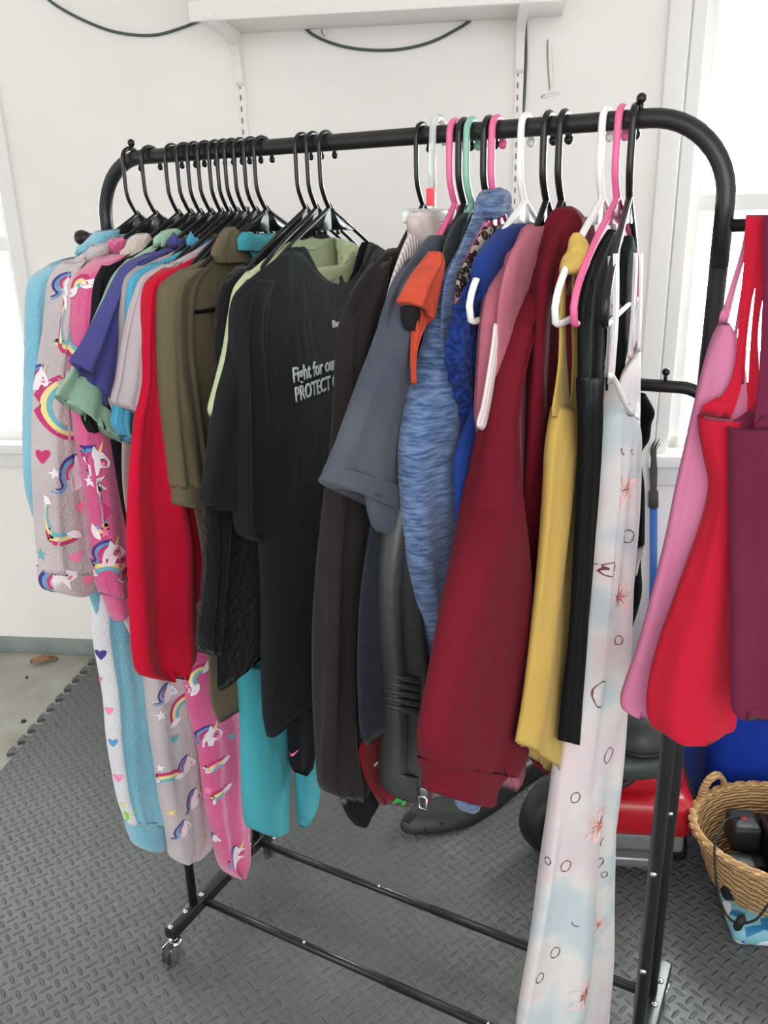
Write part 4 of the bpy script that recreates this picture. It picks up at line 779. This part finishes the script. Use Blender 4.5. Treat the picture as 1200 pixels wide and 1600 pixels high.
def flower(x, y, s, rot=0, petals=6, half=False):
    fr = pr.frame(x, y)
    if not fr: return
    for i in range(petals):
        a = rot+2*PI*i/petals
        if half and i % 2: continue
        pts = [(0, 0)]
        for q in range(9): u_ = q/8; pts.append(((.2+.8*u_)*s*math.cos(a)-math.sin(PI*u_)*s*.24*math.sin(a), (.2+.8*u_)*s*math.sin(a)+math.sin(PI*u_)*s*.24*math.cos(a)))
        for q in range(7, 0, -1): u_ = q/8; pts.append(((.2+.8*u_)*s*math.cos(a)+math.sin(PI*u_)*s*.24*math.sin(a), (.2+.8*u_)*s*math.sin(a)-math.sin(PI*u_)*s*.24*math.cos(a)))
        pr.poly(fr, pts, FP, .0006)
        c_ = [(v0*1.0, v1) for v0, v1 in pts[1:]]; pr.poly(fr, [(0.16*s*math.cos(a-.25), .16*s*math.sin(a-.25)), (.62*s*math.cos(a), .62*s*math.sin(a)), (.16*s*math.cos(a+.25), .16*s*math.sin(a+.25))], FK, .0009)
    pr.blob(fr, (0, 0), s*.22, s*.24, FC, .0013, n=8, wob=.2)
def ringm(x, y, rx, ry=None):
    fr = pr.frame(x, y)
    if not fr: return
    ry = ry or rx*1.15; n_ = 22; pts = []
    for i in range(n_):
        a = 2*PI*i/n_; w_ = 1+.02*math.sin(5*a); th_ = .0013 if i % 5 else .0022
        pts += [(rx*w_*math.cos(a), ry*w_*math.sin(a)), ((rx*w_-th_)*math.cos(a), (ry*w_-th_)*math.sin(a))]
    pr.poly(fr, pts, FK, .0009, 0, [(2*i, 2*i+1, 2*((i+1) % n_)+1, 2*((i+1) % n_)) for i in range(n_)])
for q in ((936, 1290, .034, .3), (914, 1556, .036, .5), (981, 762, .026, .2), (966, 932, .026, 1.2), (934, 1445, .02, .4)): flower(*q)
for q in ((899, 1246, .0085), (884, 1353, .0095), (936, 1348, .009), (867, 1488, .0095), (843, 1528, .009), (981, 838, .009), (940, 1085, .014, .022), (950, 1180, .012), (856, 1345, .006), (944, 1366, .006), (966, 1000, .007), (958, 890, .010), (986, 640, .008)): ringm(*q)
for (x, y) in ((934, 1430), (902, 1440), (975, 700), (988, 700), (932, 890), (945, 1315)):
    fr = pr.frame(x, y)
    if fr: pr.arc(fr, (0, 0), .008, .0095, .5, 2.4, FK, .0009, random.uniform(0, 3))
pr.build('skirt_and_bodice', g)
TR = mat('white satin trim', (238, 238, 240), .35)
piece('neckline_trim', g, TR, loft([(950, 582, 960, 586), (958, 596, 968, 600), (967, 618, 977, 622), (978, 640, 990, 648), (990, 652, 1000, 656)], .915, t=.006, nlev=24, fold=.0005))
piece('back_bodice', g, FD, loft([(996, 530, 1000, 530), (984, 560, 1000, 558), (970, 590, 1000, 590), (962, 640, 1000, 640), (962, 690, 999, 690)], .893, t=.012, seed=92, nlev=24, fold=.001, amax=.1))
for r_, x_ in (([(950, 400, 957, 400), (950, 480, 956, 480), (948, 540, 956, 540), (944, 590, 954, 590)], .900), ([(958, 396, 967, 396), (958, 440, 968, 440), (957, 500, 967, 500), (953, 560, 963, 560), (949, 600, 960, 600)], .908),
               ([(990, 395, 997, 395), (988, 440, 996, 440), (985, 500, 992, 500), (980, 560, 989, 560)], .893), ([(998, 395, 1005, 395), (998, 440, 1004, 440), (997, 500, 1003, 500), (995, 550, 1001, 550)], .900)):
    piece('strap', g, FD, loft(r_, x_, t=.002, nlev=20, fold=.0005, amax=.05))
piece('hanging_loop', g, KB, loft([(944, 470, 949, 470), (946, 560, 950, 560), (946, 610, 950, 610)], .897, t=.002, nlev=14, fold=.0002), 'thin black hanging loop')
clean(g)

# black lace piece on the lower rail
g = thing('lace_camisole', (.905, Y2, 1.33), 'black lace-edged camisole with a white tag hanging on the lower rail', 'camisole')
PQ = Vector((.905, Y2-.02, 1.2)); NQ = Vector((-.3, -1, 0))
rows = [(975, 612, 1008, 618), (975, 635, 1021, 645), (975, 660, 1016, 664), (975, 690, 1012, 690), (975, 705, 1002, 706), (975, 720, 1000, 722), (975, 760, 1005, 760), (975, 820, 1006, 820), (972, 860, 1005, 865), (972, 880, 1000, 880), (972, 930, 1001, 930), (970, 990, 985, 990)]
piece('body', g, KB, loft(rows, 0, P=PQ, n=NQ, t=.03, seed=93, fold=.002, nlev=80))
piece('care_tag', g, mat('white tag', (214, 212, 208), .7), loft([(998, 856, 1006, 852), (994, 868, 1006, 868), (991, 880, 1000, 876), (990, 900, 995, 900)], 0, P=PQ+Vector((0, -.02, 0)), n=NQ, t=.004, nlev=10, fold=.0003), 'small white care tag'); clean(g)

# ---- tank tops on the side bar
def frontal(name, y0, kz, label, m, body, straps, t=.035, seed=0, fold=.008, inner=None, k=3):
    g = thing(name, (1.05, y0, 1.58), label, 'tank top'); P = Vector((1.05, y0, 1.58)); YN = Vector((.28, -1, kz))
    piece('body', g, m, loft(body, 0, P=P, n=YN, t=t, seed=seed, fold=fold, nlev=90, k=k, grow=.7))
    for r_ in straps: piece('strap', g, m, loft(r_, 0, P=P+Vector((0, -.005, 0)), n=YN, t=.004, nlev=30, seed=seed, fold=.0006))
    if inner: piece('inside_back', g, m, loft(inner, 0, P=P+Vector((0, .02, 0)), n=YN, t=.006, nlev=20, seed=seed, fold=.001))
    clean(g); return g
PK_ = fab('pink jersey', (216, 134, 170), (206, 118, 158)); RE = fab('bright red jersey', (200, 32, 58), (186, 24, 48)); PL = fab('plum jersey', (112, 38, 66), (98, 30, 56))
frontal('tank_top', -.018, .13, 'light pink tank top draped over the right side bar, leftmost there', PK_, [(1124, 505, 1140, 505), (1114, 525, 1150, 525), (1101, 565, 1160, 565), (1090, 610, 1165, 610), (1072, 690, 1170, 690), (1056, 760, 1170, 760), (1042, 830, 1170, 830), (1026, 900, 1160, 900), (1010, 965, 1150, 965), (995, 1018, 1140, 1018), (980, 1060, 1130, 1060), (973, 1086, 1125, 1090), (976, 1100, 1120, 1105), (992, 1110, 1100, 1114)],
    [[(1168, 337, 1178, 337), (1158, 390, 1167, 390), (1140, 450, 1150, 450), (1122, 508, 1136, 508)], [(1176, 337, 1182, 337), (1160, 440, 1164, 440), (1144, 540, 1150, 540), (1142, 580, 1152, 580)]], seed=100)
frontal('tank_top', -.030, .20, 'bright red tank top draped over the right side bar between pink and plum', RE, [(1092, 650, 1160, 655), (1094, 675, 1166, 678), (1102, 715, 1168, 715), (1110, 755, 1168, 755), (1106, 790, 1166, 790), (1094, 835, 1162, 835), (1075, 890, 1158, 890), (1056, 945, 1155, 945), (1036, 1000, 1152, 1000), (1021, 1050, 1150, 1050), (1013, 1096, 1148, 1100), (1014, 1118, 1147, 1128), (1020, 1132, 1146, 1142), (1030, 1139, 1143, 1148)],
    [[(1166, 335, 1190, 335), (1164, 400, 1190, 400), (1156, 480, 1172, 480), (1150, 560, 1162, 560), (1140, 600, 1158, 600), (1122, 625, 1150, 630), (1094, 648, 1140, 655)], [(1184, 335, 1200, 335), (1182, 430, 1196, 430), (1174, 520, 1184, 520), (1170, 600, 1186, 600), (1166, 660, 1184, 670)], [(1176, 420, 1182, 420), (1164, 520, 1168, 520), (1158, 600, 1162, 600)]], seed=101, inner=[(1140, 600, 1170, 598), (1112, 630, 1172, 625), (1096, 645, 1172, 645), (1094, 665, 1172, 665)])
frontal('tank_top', -.045, .26, 'dark plum tank top on the right side bar, cut by the picture edge', PL, [(1141, 668, 1230, 664), (1142, 700, 1250, 700), (1143, 760, 1262, 760), (1144, 850, 1268, 850), (1145, 950, 1272, 950), (1145, 1030, 1276, 1030), (1146, 1080, 1276, 1080), (1148, 1100, 1276, 1104), (1156, 1112, 1272, 1120)],
    [[(1194, 335, 1214, 335), (1194, 420, 1212, 420), (1190, 520, 1206, 520), (1186, 600, 1204, 600), (1180, 650, 1204, 650), (1178, 680, 1204, 680)]], seed=102, inner=[(1184, 630, 1210, 628), (1158, 652, 1216, 650), (1142, 664, 1218, 662), (1142, 680, 1218, 680)])

# ---------------------------------------------------------------- things on the floor behind the rack
def poly_prism(mb, pts, z0, z1, fr=rm, mi=0):
    k = len(pts); mb.add([fr(a, b, z0) for a, b in pts]+[fr(a, b, z1) for a, b in pts], [tuple(range(k-1, -1, -1)), tuple(range(k, 2*k))]+[(i, (i+1) % k, (i+1) % k+k, i+k) for i in range(k)], mi); return mb
def skin(name, grid, m, parent=None, th=.006, sub=1, origin=None):
    """a curved shell from a grid of points"""
    R_, C_ = len(grid), len(grid[0]); vs = [p for r in grid for p in r]; fs = [(i*C_+j, i*C_+j+1, (i+1)*C_+j+1, (i+1)*C_+j) for i in range(R_-1) for j in range(C_-1)]
    o = newobj(name, vs, fs, m, parent, origin); md = o.modifiers.new('s', 'SOLIDIFY'); md.thickness = th
    md = o.modifiers.new('u', 'SUBSURF'); md.levels = md.render_levels = sub; return o
G_ = mat('black moulded plastic', (40, 43, 42), .42); noisy(G_, (52, 55, 54), 14, .6, bump=.3, bscale=120, bdist=.001)
# curved plastic fender lying on the mat: px outline laid at its own height
def ground(x, y, z): 
    p = hit(x, y, (0, 0, z), Vector((0, 0, 1))); return p
fn = thing('plastic_fender', ground(720, 1290, .013), 'long curved black plastic vehicle fender lying on the foam mat', 'car part')
near = [(628, 1306), (660, 1305), (700, 1302), (735, 1292), (770, 1272), (800, 1248), (830, 1222), (870, 1200)]
topn = [(622, 1290), (655, 1294), (700, 1290), (735, 1280), (770, 1258), (800, 1234), (830, 1208), (870, 1188)]
mid = [(630, 1272), (665, 1262), (705, 1262), (740, 1252), (770, 1232), (800, 1212), (830, 1190), (870, 1170)]
farr = [(640, 1262), (668, 1250), (710, 1245), (745, 1232), (775, 1210), (800, 1192), (830, 1172), (870, 1150)]
skin('fender_shell', [[ground(x, y, .02) for x, y in near], [ground(x, y-2, .045) for x, y in topn], [ground(x, y, .075) for x, y in mid], [ground(x, y, .07) for x, y in farr], [ground(x, y-4, .02) for x, y in farr]], G_, fn)
sl_ = MB(); a = ground(640, 1278, .066); sl_.box(a-Vector((.011, .02, .002)), a+Vector((.011, .02, .004)), bev=.002)
autosmooth(sl_.build('slot', mat('slot black', (8, 8, 8), .6), fn))
for (x, y) in ((690, 1287), (720, 1284), (665, 1297)): MB().lathe([(.004, -.002), (.004, .001)], ground(x, y, .052), n=8).build('bolt_hole', mat('hole', (6, 6, 6), .7), fn)
clean(fn)
# tyre / wheel behind the floral dress
wl = thing('rubber_tyre', ground(860, 1330, .013), 'black plastic toy wheel partly hidden by the floral dress', 'wheel'); c = ground(868, 1280, .1); ax = Vector((.85, -.5, .05)); rr = .105
pf = [(.05, -.035), (.085, -.04), (.100, -.03), (.105, -.012), (.105, .012), (.100, .03), (.085, .04), (.05, .035)]
c.z = .118
MB().lathe([(.045, -.02), (.07, -.03)]+pf[1:-1]+[(.07, .03), (.045, .02)], c, ax=ax, n=40).build('tyre', mat('tyre', (24, 25, 26), .5), wl); MB().lathe([(.05, -.026), (.045, .0), (.05, .026)], c, ax=ax, n=24).build('hub', mat('grey hub', (96, 98, 98), .4), wl); clean(wl)
# red moulded ride-on body
RDP = mat('glossy red plastic', (176, 18, 34), .3, coat=.3)
rc = thing('ride_on_toy', rm(1.05, .47, .013), 'red plastic ride-on toy body on the floor behind the rack', 'toy car')
def shell(mb, x0, x1, y0, y1, z0, z1, r=.04, mi=0): mb.box((x0, y0, z0), (x1, y1, z1), rm, mi, bev=r)
m_ = MB(); shell(m_, .90, 1.19, .28, .66, .12, .235, .035); shell(m_, .94, 1.17, .33, .62, .20, .30, .04); m_.build('body_shell', RDP, rc)
m_ = MB(); shell(m_, .92, 1.17, .30, .64, .07, .125, .012); autosmooth(m_.build('chassis', mat('chassis grey', (120, 122, 122), .5), rc))
m_ = MB(); shell(m_, .90, 1.10, .27, .31, .045, .075, .006); autosmooth(m_.build('bumper', mat('bumper grey', (150, 154, 156), .25, metal=.6), rc))
m_ = MB(); shell(m_, .93, .99, .262, .29, .082, .118, .006); autosmooth(m_.build('pale_fitting', mat('pale grey plastic', (200, 204, 206), .4), rc))
for (a, b) in ((.93, .36), (1.16, .36), (.93, .6), (1.16, .6)): MB().lathe([(.02, -.02), (.045, -.022), (.048, -.01), (.048, .01), (.045, .022), (.02, .02)], rm(a, b, .062), ax=EX, n=24).build('wheel', mat('toy wheel black', (22, 22, 23), .5), rc)
m_ = MB(); m_.tube([rm(.965+.075*math.cos(a), .335+.05*math.sin(a), .305+.03*math.sin(a)) for a in [2*PI*i/28 for i in range(28)]], .012, 10, closed=True); m_.tube([rm(.965, .35, .27), rm(.965, .335, .31)], .012, 8); m_.build('steering_wheel', mat('black wheel rim', (34, 36, 36), .35), rc)
clean(rc)
# helmet-like dark dome and a grey moulded tray with a white label
hm = thing('helmet', rm(1.06, .38, .37), 'dark grey rounded helmet lying on the red ride-on toy', 'helmet')
P = ground(1004, 1140, .425) + EY*.05; pts = []
gr = []
for i in range(9):
    th_ = PI/2*i/8; gr.append([P + Vector((0, 0, -.045)) + (EX*math.cos(2*PI*j/20)*.08 + EY*math.sin(2*PI*j/20)*.09)*math.sin(th_+.001) + Vector((0, 0, .075*math.cos(th_))) for j in range(21)])
skin('helmet_shell', gr, mat('dark helmet', (46, 48, 47), .4), hm, .006); 
MB().tube([P+Vector((0, 0, -.045))+(EX*math.cos(2*PI*j/24)*.083 + EY*math.sin(2*PI*j/24)*.093) for j in range(24)], .007, 8, closed=True).build('rim', mat('helmet rim', (20, 20, 20), .5), hm); clean(hm)
ty = thing('moulded_tray', ground(1000, 1170, .36), 'grey green moulded plastic cover with a white label, lying below the helmet', 'plastic cover')
gr = []
for v, z in ((1150, .345), (1160, .36), (1178, .365), (1196, .35), (1212, .31)):
    gr.append([ground(x, v+((x-985)/60.)**2*-6+6, z) for x in (925, 950, 975, 1000, 1025, 1050)])
skin('cover_shell', gr, mat('grey green plastic', (62, 70, 68), .4), ty, .008)
a = ground(1004, 1166, .378); lb = MB(); lb.box((-.022, -.014, 0), (.022, .014, .0012), lambda x_, y_, z_: a+EX*x_+EY*y_+Vector((0, 0, z_))); lb.build('label', mat('white label', (226, 228, 226), .6), ty, smooth=False)['label'] = 'white rectangular label'
a2 = ground(966, 1166, .376); lb = MB(); lb.add([a2+EX*-.01, a2+EX*.014+EY*-.004, a2+EX*-.01+EY*-.014, a2+EX*-.01+Vector((0, 0, .002)), a2+EX*.014+EY*-.004+Vector((0, 0, .002)), a2+EX*-.01+EY*-.014+Vector((0, 0, .002))], [(0, 2, 1), (3, 4, 5), (0, 1, 4, 3), (1, 2, 5, 4), (2, 0, 3, 5)]); lb.build('warning_sticker', mat('orange sticker', (226, 96, 52), .5), ty, smooth=False)['label'] = 'small orange sticker'; clean(ty)
o = MB(); p = ground(988, 1352, .014); c0, c1 = p.dot(EX), p.dot(EY)
poly_prism(o, [(c0-.05, c1+.10), (c0-.03, c1+.01), (c0-.015, c1-.012), (c0+.01, c1-.004), (c0+.03, c1-.014), (c0+.06, c1+.0), (c0+.06, c1+.10)], .0135, .016)
o = o.build('cardboard_scrap', noisy(mat('cardboard', (150, 120, 78), .85), (118, 92, 60), 20, .7), smooth=False, origin=p); tag(o, 'torn brown cardboard scrap on the mat under the red toy', 'cardboard')
# blue storage tote
BLU = noisy(mat('blue tote plastic', (28, 62, 170), .4), (22, 48, 140), 8, .6)
bt = thing('storage_tote', rm(1.75, .86, .013), 'large blue plastic storage tote behind the wicker basket', 'storage box')
m_ = MB(); x0, x1, y0, y1, z0, z1 = 1.245, 1.95, .47, .98, .014, .44
def ringr(g_, z): r_ = .05; out = []; 
def rr_ring(x0, x1, y0, y1, z, r_=.05):
    out = []
    for cx, cy, a0 in ((x1-r_, y1-r_, 0), (x0+r_, y1-r_, PI/2), (x0+r_, y0+r_, PI), (x1-r_, y0+r_, 1.5*PI)):
        for i in range(6): a = a0+PI/2*i/5; out.append(rm(cx+r_*math.cos(a), cy+r_*math.sin(a), z))
    return out
levels = [(.045, z0), (.03, .02), (.012, .34), (.0, .38), (-.014, .385), (-.014, z1-.005), (-.008, z1), (.008, z1), (.010, z1-.02), (.04, .03)]
vs = []; 
for d_, z in levels: vs += rr_ring(x0+d_, x1-d_, y0+d_, y1-d_, z)
k = 24; fs = [tuple(range(k-1, -1, -1))]+[(i*k+j, i*k+(j+1) % k, (i+1)*k+(j+1) % k, (i+1)*k+j) for i in range(len(levels)-1) for j in range(k)]+[tuple((len(levels)-1)*k+j for j in range(k))]
autosmooth(newobj('tote_body', vs, fs, BLU, bt)); clean(bt)
# patterned bag that the basket stands on
bgm = mat('blue white print', (216, 224, 226), .6); t = bgm.node_tree; tc = NX(t, 'ShaderNodeTexCoord'); vo = NX(t, 'ShaderNodeTexVoronoi'); vo.inputs['Scale'].default_value = 28; t.links.new(tc.outputs['Object'], vo.inputs['Vector'])
rp = NX(t, 'ShaderNodeValToRGB'); rp.color_ramp.interpolation = 'CONSTANT'; el = rp.color_ramp.elements; el[0].color = srgb((34, 110, 160)); el[1].position = .36; el[1].color = srgb((216, 226, 228)); e3 = el.new(.6); e3.color = srgb((120, 176, 190)); t.links.new(vo.outputs['Color'], rp.inputs[0]); t.links.new(rp.outputs[0], t.nodes['Principled BSDF'].inputs['Base Color'])
sb = MB().box((1.235, .075, .014), (1.62, .36, .062), rm, bev=.02); o = sb.build('patterned_bag', bgm, origin=rm(1.4, .22, .014)); tag(o, 'blue and white patterned soft bag under the wicker basket', 'bag')
# wicker basket
WK = mat('wicker', (190, 148, 98), .7); t = WK.node_tree; b = t.nodes['Principled BSDF']; tc = NX(t, 'ShaderNodeTexCoord')
wv = NX(t, 'ShaderNodeTexWave'); wv.bands_direction = 'Z'; wv.inputs['Scale'].default_value = 40; wv.inputs['Distortion'].default_value = 2; t.links.new(tc.outputs['Object'], wv.inputs['Vector'])
mx = NX(t, 'ShaderNodeMix'); mx.data_type = 'RGBA'; mx.inputs[6].default_value = srgb((176, 134, 88)); mx.inputs[7].default_value = srgb((216, 178, 126)); t.links.new(wv.outputs[0], mx.inputs[0]); t.links.new(mx.outputs[2], b.inputs['Base Color'])
bp = NX(t, 'ShaderNodeBump'); bp.inputs['Distance'].default_value = .004; t.links.new(wv.outputs[0], bp.inputs['Height']); t.links.new(bp.outputs[0], b.inputs['Normal'])
BC = rm(1.365, .235, .058); BX, BY = .195, .165
bk = thing('wicker_basket', BC, 'oval wicker basket with loop handles full of black electronics', 'basket')
def bring(sx, sy, z, n_=64, wob=.0): return [BC + EX*(sx*math.cos(2*PI*j/n_)) + EY*(sy*math.sin(2*PI*j/n_)) + Vector((0, 0, z+wob*math.sin(2*2*PI*j/n_))) for j in range(n_)]
m_ = MB(); n_ = 64; vs = []; fs = []; NL = 22
for i in range(NL+1):
    u_ = i/NL; sx = BX*(.72+.28*u_**.8); sy = BY*(.70+.30*u_**.8); ring_ = bring(sx, sy, .15*u_, n_, .0)
    c_ = BC
    for j, p in enumerate(ring_):
        d_ = (p-Vector((BC.x, BC.y, p.z))).normalized(); vs.append(p + d_*.0014*(1 if (i+j//2) % 2 else -1))
for i in range(NL):
    for j in range(n_): fs.append((i*n_+j, i*n_+(j+1) % n_, (i+1)*n_+(j+1) % n_, (i+1)*n_+j))
fs.append(tuple(range(n_-1, -1, -1)))
o = newobj('basket_weave', vs, fs, WK, bk); md = o.modifiers.new('s', 'SOLIDIFY'); md.thickness = .005
m_ = MB(); base = bring(BX+.003, BY+.003, .155, 96, 0)
for ph_ in range(3): m_.tube([p + (p-Vector((BC.x, BC.y, p.z))).normalized()*.006*math.cos(j*2*PI/8+ph_*2*PI/3) + Vector((0, 0, .006*math.sin(j*2*PI/8+ph_*2*PI/3))) for j, p in enumerate(base)], .0065, 7, closed=True)
m_.build('braided_rim', WK, bk)
for an in (math.radians(130), math.radians(310)):
    c_ = BC+EX*(BX*math.cos(an))+EY*(BY*math.sin(an))+Vector((0, 0, .152)); tg = (EX*(-BX*math.sin(an))+EY*(BY*math.cos(an))).normalized(); m_ = MB()
    for q in (-.004, .004): m_.tube([c_ + (c_-BC).normalized()*q + tg*(.042*math.cos(PI*i/14)) + Vector((0, 0, .056*math.sin(PI*i/14))) for i in range(15)], .0062, 8)
    m_.build('handle', WK, bk)
clean(bk)
# contents
bl = mat('black gloss plastic', (16, 17, 18), .25); bl2 = mat('black matt plastic', (26, 27, 28), .5)
def inb(x_, y_, z_): return BC + EX*(x_*.84) + EY*(y_*.88) + Vector((0, 0, z_))
cm_ = thing('video_camera', inb(.06, .02, .12), 'black camcorder body lying on top in the wicker basket', 'camera')
autosmooth(MB().box((-.05, -.08, .09), (.15, .05, .175), inb, bev=.02).build('camera_body', bl, cm_)); MB().lathe([(.036, 0), (.04, .01), (.04, .05), (.034, .055), (.03, .045)], inb(.0, -.07, .135), ax=-EY, n=28).build('lens_barrel', bl2, cm_)
MB().lathe([(.026, 0), (.02, .004), (.001, .006)], inb(.0, -.115, .135), ax=-EY, n=24).build('lens_glass', mat('lens', (40, 44, 60), .08), cm_)
autosmooth(MB().box((.03, -.08, .128), (.05, -.071, .138), inb, bev=.002).build('badge', mat('silver badge', (200, 204, 206), .3), cm_)); clean(cm_)
gp = thing('game_controller', inb(.11, .07, .17), 'black controller with a grid of silver dots in the wicker basket', 'controller')
autosmooth(MB().box((.05, .02, .165), (.19, .11, .195), inb, bev=.012).build('controller_body', bl2, gp)); d_ = MB()
for i in range(5):
    for j in range(4): d_.ball(inb(.075+i*.018, .035+j*.016, .196), .0035, 8)
d_.build('silver_buttons', chrome, gp); clean(gp)
pd = thing('power_adapter', inb(-.09, .03, .1), 'black power adapter block with a red dot in the wicker basket', 'adapter')
autosmooth(MB().box((-.13, -.01, .09), (-.05, .08, .16), inb, bev=.012).build('adapter_block', bl2, pd)); MB().lathe([(.008, 0), (.007, .002)], inb(-.09, .035, .16), n=14).build('red_dot', mat('red dot', (160, 30, 50), .4), pd); clean(pd)
gn = MB().box((.085, -.115, .135), (.115, -.1, .143), inb, bev=.002).box((.095, -.12, .13), (.103, -.1, .15), inb, bev=.002).build('green_clip', mat('lime plastic', (120, 220, 60), .4), origin=inb(.1, -.1, .14)); tag(autosmooth(gn), 'small lime green plastic clip on the black electronics in the basket', 'clip')
# loose things filling the basket
for i, (a, b, c_, s_) in enumerate(((-.12, -.06, .07, .045), (0, -.1, .06, .05), (.0, .09, .075, .05), (-.03, .0, .05, .06))):
    m_ = MB().box((a-s_, b-s_*.8, .01), (a+s_, b+s_*.8, c_+.04), inb, bev=.015); o = m_.build('electronics_case', bl2, origin=inb(a, b, .01)); autosmooth(o)
    tag(o, ('black device case at the left end inside the wicker basket', 'black device case at the near side inside the wicker basket', 'black device case at the far side inside the wicker basket', 'black device case buried in the middle of the wicker basket')[i], 'electronics')
wire = [(-.10, .04, .16), (-.16, -.02, .19), (-.2, -.08, .175), (-.21, -.12, .15), (-.20, -.16, .08), (-.17, -.19, .04), (-.12, -.205, .06), (-.08, -.20, .12), (-.03, -.21, .165), (.0, -.225, .12), (-.03, -.235, .05), (.01, -.235, .02), (.05, -.23, .05), (.02, -.22, .09)]
wc = thing('charger_cable', inb(-.1, .04, .16), 'thin black cable with a plug dangling over the wicker basket rim', 'cable')
MB().tube([inb(*v) for v in cr(wire, 90)], .0028, 7).build('wire', bl2, wc); MB().lathe([(.004, -.02), (.009, -.014), (.010, .012), (.005, .02)], inb(-.155, -.2, .045), ax=(.3, .2, 1), n=12).build('plug', bl2, wc); clean(wc)
# blue handled tool leaning by the wall
tl = thing('snow_brush', rm(1.235, WD-.04, .0), 'blue handled tool with a frayed black top leaning on the wall', 'tool')
def tp(y): p = hit(1021, y, rm(0, WD-.045), EY); return p
MB().tube([Vector((tp(1000).x, tp(1000).y, .02)), tp(900), tp(790)], .0125, 14).build('handle', mat('blue handle', (52, 100, 178), .4), tl)
hd = MB(); hd.tube([tp(792), tp(768), tp(766), tp(735), tp(712), tp(702)], [.017, .016, .011, .013, .010, .011], 12); q = tp(702)
for i in range(7): hd.tube([q+EX*(i-3)*.003, q+EX*((i-3)*.004+.008)+Vector((0, 0, .02+.008*(i % 3)))], .0014, 5)
hd.build('frayed_head', mat('dark grey rubber', (70, 70, 66), .8), tl); clean(tl)
for o in list(S.objects):
    if '_o' in o: del o['_o']
